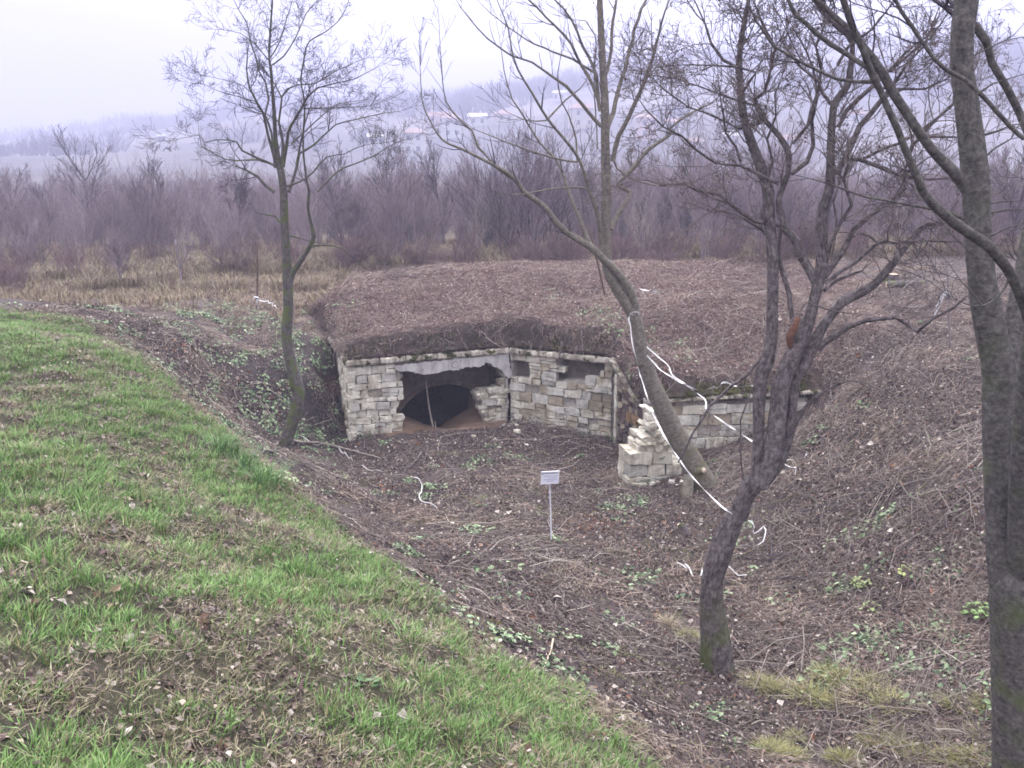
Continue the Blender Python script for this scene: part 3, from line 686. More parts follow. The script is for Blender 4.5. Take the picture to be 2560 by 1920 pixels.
# ================================================================== tubes: trunks, limbs, twigs
class Tubes:
    def __init__(s): s.v = []; s.f = []; s.uv = []; s.n = 0
    def add(s, P, R, k=3, cap=True, wob=0.0, seed=0):
        P = np.asarray(P, float); R = np.asarray(R, float); n = len(P)
        T = np.gradient(P, axis=0); T /= np.linalg.norm(T, axis=1)[:, None] + 1e-9
        ref = np.array([0, 0, 1.0]) if abs(T[0, 2]) < .8 else np.array([0, 1.0, 0])
        A = np.cross(T, ref); A /= np.linalg.norm(A, axis=1)[:, None] + 1e-9
        for i in range(1, n):                       # keep the frame from flipping
            a = A[i - 1] - T[i] * (A[i - 1] @ T[i]); l = np.linalg.norm(a)
            if l > 1e-6: A[i] = a / l
        B = np.cross(T, A); th = np.arange(k) / k * 2 * math.pi
        rad = R[:, None] * np.ones((1, k))
        L = np.r_[0, np.cumsum(np.linalg.norm(np.diff(P, axis=0), axis=1))]
        if wob:
            rad = rad * (1 + wob * (fbm(np.cos(th)[None] * 1.8 + 7 + seed, L[:, None] * 1.6 + np.sin(th)[None] * 1.8, seed, 3) - .5) * 2)
        if wob >= .14 and k > 14:                   # deep fissures of old bark
            q = np.arange(k)[None] * 1.0 + 0 * L[:, None]
            rad = rad * (1 + .13 * (vnoise(q * .45 + vnoise(L[:, None] * 2.2, 0 * q, 5) * 2.5, L[:, None] * 3.0 + 0 * q, 7) - .5))
        V = P[:, None] + rad[..., None] * (A[:, None] * np.cos(th)[None, :, None] + B[:, None] * np.sin(th)[None, :, None])
        s.v.append(V.reshape(-1, 3)); s.uv.append(np.stack([np.abs(th[None] / math.pi - 1) * math.pi * R.mean() + 0 * L[:, None], L[:, None] + 0 * th[None]], -1).reshape(-1, 2))
        i = np.arange(n * k).reshape(n, k) + s.n; j = np.roll(i, -1, 1)
        s.f.append(np.stack([i[:-1], j[:-1], j[1:], i[1:]], -1).reshape(-1, 4)); s.n += n * k
        if cap and k > 3:                           # close the ends with a small cone
            for e, q in ((0, -1), (n - 1, 1)):
                tip = P[e] + T[e] * q * R[e] * .25; s.v.append(tip[None]); s.uv.append(np.zeros((1, 2)))
                r = i[0] if e == 0 else i[-1]
                for m in range(k): s.f.append(np.array([[r[m], r[(m + 1) % k], s.n, s.n]]))
                s.n += 1
    def build(s, name, mat, parent=None, smooth=True, link=True):
        v = np.concatenate(s.v); f = np.concatenate(s.f); uv = np.concatenate(s.uv)
        tri = f[:, 2] == f[:, 3]
        if tri.any():
            me_f = [tuple(q) for q in f[~tri]] + [tuple(q[:3]) for q in f[tri]]
            return mesh_obj(name, v, me_f, mat, parent, smooth, link, uv=uv)
        return mesh_obj(name, v, f, mat, parent, smooth, link, uv=uv)
def smooth_path(P, R, step):
    P = np.asarray(P, float); R = np.asarray(R, float)
    if len(P) < 3: 
        n = max(2, int(np.linalg.norm(P[1] - P[0]) / step)); t = np.linspace(0, 1, n + 1)[:, None]
        return P[0] * (1 - t) + P[-1] * t, R[0] * (1 - t[:, 0]) + R[-1] * t[:, 0]
    Q = np.vstack([2 * P[0] - P[1], P, 2 * P[-1] - P[-2]]); o = []; r = []
    for i in range(len(P) - 1):
        p0, p1, p2, p3 = Q[i:i + 4]; n = max(1, int(np.linalg.norm(p2 - p1) / step))
        for j in range(n):
            t = j / n; o.append(.5 * (2 * p1 + (p2 - p0) * t + (2 * p0 - 5 * p1 + 4 * p2 - p3) * t * t + (3 * p1 - p0 - 3 * p2 + p3) * t ** 3)); r.append(R[i] * (1 - t) + R[i + 1] * t)
    o.append(P[-1]); r.append(R[-1]); return np.array(o), np.array(r)
def rvec(): 
    v = rng.normal(size=3); return v / np.linalg.norm(v)
def twig(tb, p, d, L, r, lv, cr=.25, up=.1, kids=4, ang=.8, tips=None, minr=.0016):
    n = 4 if lv else 3; P = [p]; D = [d]; q = p.copy(); dd = d.copy()
    for i in range(n):
        dd = dd + rvec() * cr + np.array([0, 0, up]); dd /= np.linalg.norm(dd); q = q + dd * L / n; P.append(q); D.append(dd)
    R = np.linspace(r, max(r * .35, minr), n + 1); tb.add(P, R, 3, cap=False)
    if tips is not None: tips.append(P[-1])
    if lv > 0:
        for _ in range(kids):
            t = rng.uniform(.15, 1.0); i = min(int(t * n), n - 1); b = P[i] + (P[i + 1] - P[i]) * (t * n - i)
            s = rvec(); s -= D[i + 1] * (s @ D[i + 1]); s /= np.linalg.norm(s) + 1e-9
            a = ang * rng.uniform(.6, 1.2); nd = D[i + 1] * math.cos(a) + s * math.sin(a)
            twig(tb, b, nd, L * rng.uniform(.4, .72) * (1.15 - .5 * t), max(r * .6 * (1.1 - .5 * t), minr), lv - 1, cr, up, kids, ang, tips, minr)
def to3(tl, pts, ys):
    out = []; rad = []
    for (x, y, w), yy in zip(pts, ys):
        dx, dy, dw = tile(tl, x, y, w) if isinstance(tl, str) else tl(x, y, w)
        p = at_y(dx, dy, yy); out.append(p); rad.append(dw / 2 * mpp(yy, p[2]))
    return out, rad
def make_tree(label, dist, parts, mat, tmat, tw, slope=.45, lean=0.0, group=None, cat='tree'):
    """parts: list of (kind, [(tile, [(x,y,w)..])..], options). Branch roots take their distance from the branch they leave."""
    known = []                                     # (frame x, frame y, distance, radius)
    paths = []
    for bi, (kind, segs, opt) in enumerate(parts):
        px = []
        for tl, pts in segs:
            last = None
            for q in pts:
                w = q[2] if len(q) > 2 else None
                px.append((*tile(tl, q[0], q[1])[:2], None if w is None else tile(tl, 0, 0, w)[2]))
        ws = [q[2] for q in px]; ki = [i for i, w in enumerate(ws) if w is not None]
        wv = np.interp(range(len(ws)), ki, [ws[i] for i in ki])
        if bi == 0: d0 = dist
        elif 'd' in opt: d0 = opt['d']
        else:
            k = np.array(known); j = np.argmin((k[:, 0] - px[0][0]) ** 2 + (k[:, 1] - px[0][1]) ** 2); d0 = k[j, 2]
        sl = opt.get('s', rng.uniform(-slope, slope)) if bi else lean
        ln = 0; P = []; R = []; wander = 0
        for i, (x, y, _) in enumerate(px):
            if i: ln += math.hypot(x - px[i - 1][0], y - px[i - 1][1]) * mpp(d0, 4)
            yy = d0 + sl * ln
            p = at_y(x, y, yy); P.append(p); R.append(wv[i] / 2 * mpp(yy, p[2]))
        paths.append((kind, np.array(P), np.array(R), opt))
        Ps, Rs = smooth_path(P, R, .12 if bi else .1)
        for p, r in zip(Ps, Rs):
            ax = p[1] * CP + (H0 - p[2]) * SP; known.append((CX + F * p[0] / ax, CY - F * ((p[2] - H0) * CP + p[1] * SP) / ax, p[1], r))
    base = paths[0][1][0]
    root = empty('bare_tree', tuple(base), label, cat, group)
    allt = Tubes(); tips = []
    for bi, (kind, P, R, opt) in enumerate(paths):
        if bi == 0: R = R.copy(); R[0] *= 1.3 if R[0] < .2 else 1.0
        Ps, Rs = smooth_path(P, R, .05 if R.max() > .09 else .10 if R.max() > .05 else .14)
        if len(Ps) > 4 and R.max() < .04: Ps[1:-1] += rng.normal(size=(len(Ps) - 2, 3)) * R.mean() * .3
        tb = Tubes(); k = 32 if R.max() > .09 else 18 if R.max() > .06 else 10 if R.max() > .03 else 6
        tb.add(Ps, np.maximum(Rs, .003), k, True, opt.get('wob', .12 if R.max() > .05 else .06), bi)
        tb.build(kind, opt.get('mat', mat), root)
        if opt.get('bare'): continue
        # side shoots along the branch
        L = np.r_[0, np.cumsum(np.linalg.norm(np.diff(Ps, axis=0), axis=1))]; T = np.gradient(Ps, axis=0); T /= np.linalg.norm(T, axis=1)[:, None] + 1e-9
        tot = L[-1]; t0 = opt.get('t0', .25 if bi else .65); n = int(tot * (1 - t0) * tw['n'] * opt.get('n', 1))
        for _ in range(n):
            t = t0 + (1 - t0) * rng.uniform() ** .8; l = t * tot; i = min(np.searchsorted(L, l), len(Ps) - 1)
            s = rvec(); s -= T[i] * (s @ T[i]); s /= np.linalg.norm(s) + 1e-9; a = tw['ang'] * rng.uniform(.7, 1.25)
            d = T[i] * math.cos(a) + s * math.sin(a); d[2] += tw.get('lift', .15)
            d /= np.linalg.norm(d)
            ll = tw['L'] * rng.uniform(.4, 1.1) * (1.15 - .5 * t) * opt.get('L', 1); rr_ = min(Rs[i] * .5, tw['r']) * rng.uniform(.7, 1.2)
            twig(allt, Ps[i], d, ll, max(rr_, .003), tw['lv'] - (rng.uniform() < .35), tw['cr'], tw['up'], tw['kids'], tw['ang'], tips, tw.get('minr', .002))
        if opt.get('tip', 1) and R[-1] < .04:
            for _ in range(2): twig(allt, Ps[-1], (T[-1] + rvec() * .3) / np.linalg.norm(T[-1] + rvec() * .01), tw['L'] * .9, max(Rs[-1] * .8, .003), tw['lv'], tw['cr'], tw['up'], tw['kids'], tw['ang'], tips, tw.get('minr', .002))
        if bi == 0:                                  # roots running into the soil
            for a_0 in range(6):
                a = a_0 * 1.05 + rng.uniform(-.3, .3); u_ = np.array([math.cos(a), math.sin(a), 0]); r0 = min(R[0] / 1.3, .15); L_ = r0 * rng.uniform(2.0, 3.2); b0 = P[0]
                q = [b0 + (0, 0, r0 * 1.3) + u_ * r0 * .45, b0 + (0, 0, r0 * .35) + u_ * r0 * 1.0]
                for e_0 in (.55, 1.0): x_, y_ = b0[0] + u_[0] * (r0 + L_ * e_0), b0[1] + u_[1] * (r0 + L_ * e_0); q.append(np.array([x_, y_, float(H(np.array([x_]), np.array([y_]))[0]) + (.0 if e_0 < 1 else -.05)]))
                qp, qr = smooth_path(q, np.array([.42, .34, .2, .1]) * r0, .04); rt = Tubes(); rt.add(qp, qr, 8, True, .1); rt.build('root', mat, root)
        if R.max() > .09 and opt.get('wob', 0) :      # knots and branch scars
            for _ in range(5):
                i = rng.integers(3, len(Ps) - 2); s_ = rvec(); s_[1] = -abs(s_[1]) - .4; T_ = Ps[i + 1] - Ps[i - 1]; T_ /= np.linalg.norm(T_); s_ -= T_ * (s_ @ T_); s_ /= np.linalg.norm(s_)
                z_ = Rs[i] * rng.uniform(.3, .5); rock('knot', Ps[i] + s_ * Rs[i] * .88, (z_ * 1.3, z_ * 1.3, z_ * 1.5), opt.get('mat', mat), root, .12)
    if allt.n: tag(allt.build('twigs', tmat, root, smooth=False), kind='stuff')
    return root, tips

# ------------------------------------------------------------------ tree on the left edge of the pit
t1 = [('trunk', [('S', [(700,1146,40),(710,1118,34),(724,1075,31),(741,1020,30),(746,980,31)]), ('B', [(1040,1659,112),(960,1290,92),(970,1000,85),(960,700,82),(940,300,72),(930,0,66)]), ('A', [(905,1480,62),(885,1400,50),(860,1200,36),(850,1000,32),(835,800,28),(820,600,25),(805,480,20),(820,200,17),(832,0,14),(840,-260,9),(850,-520,5)])], dict(t0=.6)),
 ('limb', [('A', [(860,1450,32),(835,1300,26),(800,1180,24),(750,980,22),(690,880,20),(640,760,16),(608,600,13),(625,420,9),(640,330,5)])], {}),
 ('limb', [('A', [(840,1330,22),(825,1150,20),(772,990,18),(800,860,17),(780,720,16),(720,620,14),(680,480,13),(650,380,12),(610,200,10),(540,80,8),(480,-40,5)])], {}),
 ('limb', [('A', [(905,1440,28),(925,1250,26),(890,1050,20),(912,840,15),(850,720,9)])], {}),
 ('limb', [('A', [(925,1440,34),(955,1250,30),(975,1140,24),(1040,1000,20),(1090,920,22),(1130,850,18),(1230,760,14),(1400,710,11),(1550,680,8),(1720,590,5)])], {}),
 ('limb', [('B', [(985,780,60),(1010,700,52),(1060,620,46),(1120,530,40),(1190,390,36),(1165,260,28),(1140,130,26),(1150,0,24)]), ('A', [(1130,1560,20),(1108,1400,18),(1098,1200,17),(1112,900,15),(1080,700,14),(1112,480,12),(1150,360,11),(1300,270,9),(1430,150,7),(1490,10,5)])], {}),
 ('limb', [('A', [(975,1659,36),(1010,1560,28),(1040,1450,25),(1068,1330,22),(1200,1250,16),(1380,1080,12),(1570,1030,9),(1790,980,7),(1940,960,4)])], {}),
 ('limb', [('A', [(1040,1430,18),(1075,1250,16),(1110,1080,13),(1150,960,9),(1200,800,6)])], {}),
 ('limb', [('A', [(870,1440,26),(700,1365,22),(570,1300,19),(520,1220,15),(460,1210,12),(350,1208,10),(250,1225,8),(200,1165,6),(120,1180,5),(20,1200,3)])], {}),
 ('limb', [('A', [(850,1420,18),(700,1380,16),(600,1385,14),(430,1378,11),(300,1310,9),(220,1270,8),(200,1160,5),(190,1050,3)])], {}),
 ('limb', [('A', [(850,1659,34),(780,1600,28),(700,1530,24),(610,1470,18),(540,1440,12),(500,1430,6)])], {}),
 ('limb', [('A', [(1000,1240,16),(1100,1150,12),(1250,1010,10),(1400,900,8),(1650,860,4)])], {}),
 ('limb', [('A', [(1100,940,14),(1190,935,12),(1400,930,10),(1680,915,5)])], {}),
 ('limb', [('A', [(910,840,12),(960,770,14),(1050,735,12),(1190,725,11),(1330,640,9),(1500,560,7),(1650,500,4)])], {}),
 ('limb', [('A', [(830,565,14),(930,490,12),(1030,330,10),(1130,110,8),(1230,0,5)])], {}),
 ('limb', [('A', [(820,490,12),(900,350,10),(960,150,8),(1010,-10,5)])], {}),
 ('limb', [('A', [(800,520,10),(700,400,9),(560,290,7),(420,260,4)])], {}),
 ('limb', [('A', [(745,985,12),(650,965,9),(560,920,7),(552,820,4)])], {}),
 ('limb', [('A', [(690,900,12),(560,840,9),(370,790,6),(240,730,3)])], {}),
 ('limb', [('A', [(670,820,10),(580,740,8),(420,690,6),(270,660,3)])], {}),
 ('limb', [('B', [(1180,470,24),(1250,455,20),(1370,465,16),(1440,490,12),(1560,600,8),(1660,680,4)])], dict(n=.5, L=.6)),
 ('limb', [('A', [(1220,1659,20),(1330,1540,18),(1440,1450,15),(1620,1390,12),(1800,1290,9),(1900,1230,7),(2060,1190,4)])], dict(d=18.3)),
 ('limb', [('A', [(950,1610,18),(1130,1540,14),(1300,1360,11),(1450,1330,8),(1620,1250,6),(1780,1240,4)])], {}),
 ('limb', [('B', [(915,280,22),(860,210,16),(780,195,12),(700,180,9),(650,110,5)])], dict(n=.5, L=.6)),
 ('limb', [('B', [(985,380,16),(1080,400,12),(1160,430,8),(1300,450,6),(1500,490,4)])], dict(n=.4, L=.6))]
make_tree('slim grey tree on the left, rooted at the pit edge before the ruin', 18.0, t1, M_BARK1, M_TWIG1, dict(n=7, L=.70, r=.009, lv=2, cr=.30, up=.07, kids=5, ang=.98, minr=.0024), slope=.4, lean=-.03)

# ------------------------------------------------------------------ leaning tree beside the masonry stump
t2 = [('trunk', [('M', [(1500,1265,235),(1450,1140,225),(1385,1030,205),(1290,850,185),(1180,660,170),(1080,440,160),(990,240,140),(935,60,125),(905,-60,118)]), ('D', [(1955,1500,112),(1935,1300,110),(1905,1130,108),(1830,980,104),(1750,850,100),(1680,720,98),(1650,600,92),(1640,400,86),(1640,200,84),(1645,0,84)]), ('C', [(1640,1500,82),(1635,1200,76),(1632,900,70),(1622,700,64),(1605,400,58),(1592,100,52),(1585,-150,46),(1580,-500,36)])], dict(t0=.55, n=.4)),
 ('limb', [('D', [(1912,1120,80),(1890,960,72),(1850,850,70),(1760,720,68),(1640,600,66),(1560,520,62),(1500,470,60),(1290,340,54),(1180,220,50),(1100,120,46),(920,-10,42)]), ('C', [(890,1590,38),(800,1500,34),(620,1400,28),(400,1290,22),(230,1210,17),(120,1040,13),(55,880,10),(35,580,6)])], dict(s=-.1)),
 ('limb', [('D', [(1520,480,40),(1430,280,36),(1370,120,32),(1310,0,30)]), ('C', [(1270,1500,26),(1210,1380,24),(1080,1240,20),(930,1020,16),(800,770,12),(735,430,6)])], {}),
 ('limb', [('D', [(1620,560,46),(1600,440,44),(1585,250,40),(1540,100,36),(1500,0,32)]), ('C', [(1480,1580,32),(1420,1400,30),(1330,1260,27),(1140,1030,23),(1000,800,20),(880,600,17),(825,420,14),(795,240,12),(700,0,8),(640,-150,5)])], {}),
 ('limb', [('C', [(840,1560,20),(700,1450,18),(540,1270,22),(490,1130,19),(380,1040,17),(260,880,13),(230,700,10),(212,450,7),(190,0,4)])], {}),
 ('limb', [('C', [(1600,1090,36),(1480,960,30),(1300,750,26),(1180,660,22),(1000,540,18),(830,480,16),(620,330,13),(450,150,9),(350,0,6)])], {}),
 ('limb', [('C', [(1590,960,34),(1530,740,30),(1430,560,26),(1340,380,24),(1200,220,20),(980,0,15),(900,-90,10)])], {}),
 ('limb', [('C', [(1580,860,28),(1545,600,26),(1440,400,24),(1350,170,20),(1200,0,15),(1100,-90,10)])], {}),
 ('limb', [('C', [(1560,640,24),(1350,510,20),(1180,450,17),(950,340,14),(780,220,11),(650,120,9),(540,10,5)])], {}),
 ('limb', [('C', [(1660,1090,42),(1720,880,38),(1770,700,35),(1830,500,33),(1890,260,29),(1950,80,26),(2010,-40,20)])], {}),
 ('limb', [('C', [(1700,1390,42),(1750,1180,42),(1850,980,38),(1980,700,34),(2060,470,28),(2120,200,20),(2190,0,12)])], {}),
 ('limb', [('C', [(1645,640,30),(1690,400,28),(1705,200,25),(1735,-20,20)])], {}),
 ('limb', [('D', [(1680,320,52),(1760,170,46),(1850,0,40)]), ('C', [(1740,1600,40),(1860,1470,38),(2000,1300,34),(2212,1150,28)]), ('E', [(250,1120,24),(400,1000,20),(600,900,14)])], dict(s=.2)),
 ('limb', [('C', [(1400,1400,22),(1200,1370,20),(870,1260,15),(680,1190,11),(510,1120,6)])], {}),
 ('limb', [('C', [(1490,1630,22),(1260,1620,18),(1040,1659,14)]), ('D', [(830,25,9),(700,8,5)])], dict(n=.5)),
 ('limb', [('C', [(1130,1040,14),(1040,1045,12),(930,1030,9),(780,962,5)])], {}),
 ('limb', [('C', [(1140,1025,18),(1290,870,15),(1420,760,11),(1520,620,6)])], {}),
 ('limb', [('C', [(1390,1320,18),(1385,1200,16),(1320,1000,12),(1260,880,11),(1225,640,8),(1270,420,5)])], {}),
 ('limb', [('C', [(1570,1290,12),(1540,700,12),(1550,300,10),(1460,180,9),(1350,170,5)])], {}),
 ('limb', [('D', [(1590,1000,30),(1600,900,24)])], dict(bare=1)) if False else
 ('limb', [('C', [(1690,1340,20),(1740,1450,16),(1860,1545,14),(2050,1600,12),(2212,1605,10)]), ('E', [(80,1560,10),(200,1600,14),(340,1580,14)])], dict(n=.4))]
root2, _ = make_tree('smooth barked tree leaning out from behind the masonry stump', 16.0, t2, M_BARK2, M_TWIG1, dict(n=4.6, L=.62, r=.011, lv=1, cr=.16, up=.16, kids=3, ang=.75, minr=.0032), slope=.4, lean=-.02)
tb = Tubes(); p = at_y(*tile('M', 1310, 1090)[:2], 15.7); tb.add([p + (0, 0, -.35), p + (.02, 0, .04)], [.10, .085], 10, True, .15); tb.build('root_stub', M_BARK2, root2)
tb = Tubes(); p = at_y(*tile('M', 1440, 1020)[:2], 15.75); tb.add([p + (-.10, .12, -.06), p + (.01, -.03, .0)], [.065, .055], 10, True, .1); tb.build('side_stub', M_BARK2, root2); tb = Tubes(); tb.add([p + (.01, -.03, .0), p + (.014, -.038, .002)], [.05, .047], 10, True); tb.build('cut_face', M_CUT, root2)

# ------------------------------------------------------------------ twisted tree in the pit
t3 = [('trunk', [('L', [(545,1440,300),(535,1300,270),(515,1130,268),(495,900,235),(480,740,200),(480,600,190),(500,460,195),(550,300,215),(620,120,190),(690,-40,165)]), ('J', [(720,1130,160),(750,1040,150),(790,940,150),(860,830,190)])], dict(bare=1, wob=.16)),
 ('trunk_stem', [('J', [(840,900,110),(870,760,105),(882,600,100),(885,400,98),(885,200,100),(900,0,112)]), ('G', [(1040,1600,118),(1100,1450,115),(1135,1250,102),(1145,1000,98),(1150,800,98),(1150,600,92),(1135,400,90),(1115,200,98),(1110,0,96)]), ('E', [(1080,1560,95),(1030,1400,85),(980,1280,80),(910,1080,72),(880,900,68),(868,750,62),(850,600,55),(880,300,45),(935,20,36),(950,-150,28)])], dict(t0=.55, wob=.14)),
 ('trunk_stem', [('J', [(880,880,170),(950,740,180),(1010,560,175),(1040,400,160),(1060,200,150),(1080,20,150)]), ('G', [(1260,1560,150),(1310,1440,150),(1400,1250,130),(1460,1100,110),(1500,950,95),(1530,830,100),(1560,720,98),(1570,560,95),(1568,400,92),(1572,200,90),(1610,60,84)]), ('E', [(1640,1600,80),(1645,1420,70),(1650,1200,66),(1665,1000,62),(1690,880,62),(1790,740,60),(1822,560,50),(1835,380,42),(1800,300,60),(1700,220,58),(1600,110,52),(1490,-30,46)])], dict(t0=.6, wob=.16)),
 ('trunk_stem', [('J', [(940,870,60),(1050,720,85),(1110,560,95),(1150,420,95),(1170,250,90),(1180,80,100)]), ('G', [(1330,1600,120),(1420,1480,120),(1490,1330,110),(1580,1160,90),(1660,1050,85),(1740,960,88),(1900,870,82),(1990,820,76),(2080,740,72),(2180,620,66)]), ('I', [(1180,480,52),(1250,390,56),(1310,320,54),(1370,280,44),(1450,278,34),(1520,250,16)])], dict(t0=.7, s=.15, wob=.16)),
 ('limb', [('G', [(1530,820,80),(1480,700,82),(1400,560,80),(1360,440,78),(1300,360,72),(1240,310,72),(1240,250,66),(1205,150,60),(1200,60,52),(1225,-20,50)]), ('E', [(1280,1500,50),(1290,1360,56),(1270,1280,56),(1200,1170,52),(1080,1040,44),(1010,930,40),(990,860,30),(1080,790,26),(1130,600,24),(1170,410,22),(1100,290,26),(1040,160,22),(980,0,14)])], dict(t0=.3)),
 ('limb', [('G', [(1240,290,46),(1100,265,44),(980,250,44),(880,175,42),(770,90,36),(690,30,32),(580,0,28)]), ('E', [(480,1640,20),(400,1600,18),(340,1580,17),(200,1600,14),(80,1560,10),(0,1555,8)])], {}),
 ('limb', [('G', [(1590,740,60),(1690,590,56),(1760,500,52),(1800,420,50),(1850,330,48),(1950,230,46),(2080,130,42),(2160,95,40)]), ('I', [(1050,90,38),(1120,40,36),(1180,-20,34)]), ('H', [(1180,1500,26),(1250,1260,36),(1330,1180,34),(1420,1060,28),(1600,900,22),(1750,700,12)])], {}),
 ('limb', [('G', [(1600,790,40),(1740,680,38),(1860,620,36),(1950,520,32),(2050,440,32),(2140,425,30)]), ('I', [(1000,430,30),(1100,430,28),(1250,420,22),(1500,425,16),(1700,435,10)])], {}),
 ('limb', [('I', [(960,450,22),(880,380,26),(800,355,20),(740,350,10)])], dict(n=.5)),
 ('limb', [('G', [(1590,850,34),(1700,760,30),(1800,720,26),(1920,680,16)])], dict(n=.5)),
 ('limb', [('G', [(1540,1360,60),(1600,1300,56),(1680,1250,52),(1800,1160,46),(1950,1110,40),(2200,1080,36)]), ('I', [(1110,1080,32),(1200,1150,30),(1290,1220,32),(1420,1100,28),(1600,990,22),(1720,900,14)])], dict(t0=.4, n=.5)),
 ('limb', [('G', [(1330,1150,50),(1300,1000,48),(1290,900,46),(1240,700,44),(1200,560,44),(1170,470,32),(1060,330,26),(980,270,22),(880,215,18),(840,200,12)])], dict(t0=.6)),
 ('limb', [('G', [(1200,560,36),(1205,430,32),(1215,330,28)])], dict(bare=1)),
 ('limb', [('G', [(1090,1380,26),(1030,1450,28),(920,1590,28)]), ('J', [(650,10,26),(560,90,26),(470,190,25),(400,300,24),(320,430,20),(250,550,18),(190,680,12)])], dict(bare=1, d=10.2, s=.0)),
 ('torn_stub', [('G', [(1350,1360,66),(1295,1310,56),(1290,1240,64),(1330,1150,60),(1365,1080,34)])], dict(bare=1, mat=M_RAW)),
 ('limb', [('G', [(1370,1080,16),(1410,990,14),(1445,950,13),(1600,1010,14),(1720,1040,12),(1850,1050,6)])], dict(n=.4)),
 ('limb', [('J', [(1080,560,50),(1230,320,22),(1310,160,18),(1450,60,18),(1600,0,14)]), ('I', [(600,1659,12),(700,1640,12),(820,1640,12)]), ('J', [(1850,10,12),(2000,90,8),(2150,170,5)])], dict(n=.4)),
 ('limb', [('J', [(790,960,12),(735,700,14),(730,450,14),(728,320,14),(770,200,12),(810,80,8)])], dict(n=.3, d=10.0)),
 ('limb', [('E', [(1190,1590,30),(1050,1510,30),(880,1430,28),(650,1410,24),(480,1290,22),(370,1180,20),(200,1090,16),(60,950,12),(0,870,8)])], {}),
 ('limb', [('E', [(870,1400,24),(830,1270,22),(740,1150,20),(715,950,16),(690,830,10)])], {}),
 ('limb', [('E', [(1060,1060,20),(850,1110,24),(740,1050,22),(560,970,18),(420,930,16),(280,830,14),(100,670,9),(0,590,6)])], {}),
 ('limb', [('E', [(1310,1500,44),(1440,1400,40),(1500,1250,36),(1490,1050,32),(1530,850,28),(1560,600,24),(1520,400,20),(1600,200,14)])], {}),
 ('limb', [('E', [(1320,1240,28),(1440,1080,30),(1500,900,28),(1540,800,26),(1500,600,20),(1440,450,16),(1300,200,10)])], {}),
 ('limb', [('E', [(1700,1500,56),(1800,1300,54),(1900,1100,52),(1990,990,48),(2090,850,44),(2212,700,34),(2300,560,24),(2450,400,14)])], {}),
 ('limb', [('E', [(1720,1100,30),(1770,970,40),(1880,860,40),(2000,750,36),(2150,620,28),(2300,450,20),(2500,300,12)])], {}),
 ('limb', [('E', [(1650,900,30),(1570,800,28),(1540,700,24),(1380,580,18),(1250,400,12),(1180,200,8)])], {}),
 ('limb', [('E', [(880,600,24),(720,520,30),(620,380,26),(560,200,20),(470,0,12)])], {}),
 ('limb', [('E', [(900,780,26),(1000,620,20),(840,580,22),(640,560,16),(430,560,10),(200,580,6)])], {}),
 ('limb', [('E', [(1020,920,20),(880,880,22),(700,820,18),(500,740,14),(300,680,10),(100,650,6)])], {}),
 ('limb', [('E', [(1100,1560,30),(1150,1400,26),(1100,1200,22),(1180,1000,18),(1160,820,14),(1250,600,10)])], {}),
 ('limb', [('H', [(1300,1200,26),(1420,1180,24),(1640,1190,18),(1850,1180,12),(2100,1100,7)])], {}),
 ('limb', [('H', [(830,1370,30),(1000,1280,30),(1120,1240,26),(1350,1100,20),(1600,900,14),(1700,800,8)])], {}),
 ('limb', [('H', [(640,1380,34),(800,1390,40),(980,1450,38),(1130,1520,34),(1300,1550,26),(1560,1540,14)])], {}),
 ('limb', [('G', [(1640,650,14),(1680,450,14),(1700,250,18),(1670,80,16),(1720,-60,14)])], dict(n=.5)),
 ('limb', [('G', [(1600,700,44),(1650,420,34),(1740,250,32),(1830,120,34),(1800,0,30)]), ('E', [(1760,1540,28),(1800,1420,24),(1740,1300,16)])], {}),
 ('limb', [('H', [(600,560,30),(700,400,28),(900,250,20),(1050,60,14),(1150,-60,9)])], {}),
 ('limb', [('H', [(950,760,26),(1150,770,22),(1350,770,18),(1550,680,12)])], {}),
 ('limb', [('H', [(1000,650,28),(1120,560,24),(1250,450,22),(1400,330,18),(1560,100,12),(1620,-40,8)])], {})]
root3, tips3 = make_tree('twisted rough barked tree with mossy foot growing in the pit', 9.95, t3, M_BARK3, M_TWIG3, dict(n=15.0, L=.74, r=.009, lv=3, cr=.34, up=.06, kids=3, ang=.9, lift=.08, minr=.0023), slope=.35, lean=.02)
rk = random.Random(5); bv = []; bf = []
for p in rk.sample(tips3, min(900, len(tips3))):
    s = rk.uniform(.006, .011); o = len(bv); q = p - np.array([0, 0, s])
    for d in ((1,0,0),(-1,0,0),(0,1,0),(0,-1,0),(0,0,1),(0,0,-1)): bv.append(q + np.array(d) * s)
    for a, b, c_ in ((0,2,4),(2,1,4),(1,3,4),(3,0,4),(2,0,5),(1,2,5),(3,1,5),(0,3,5)): bf.append((o + a, o + b, o + c_))
tag(mesh_obj('berries', bv, bf, M_BERRY, root3), kind='stuff')

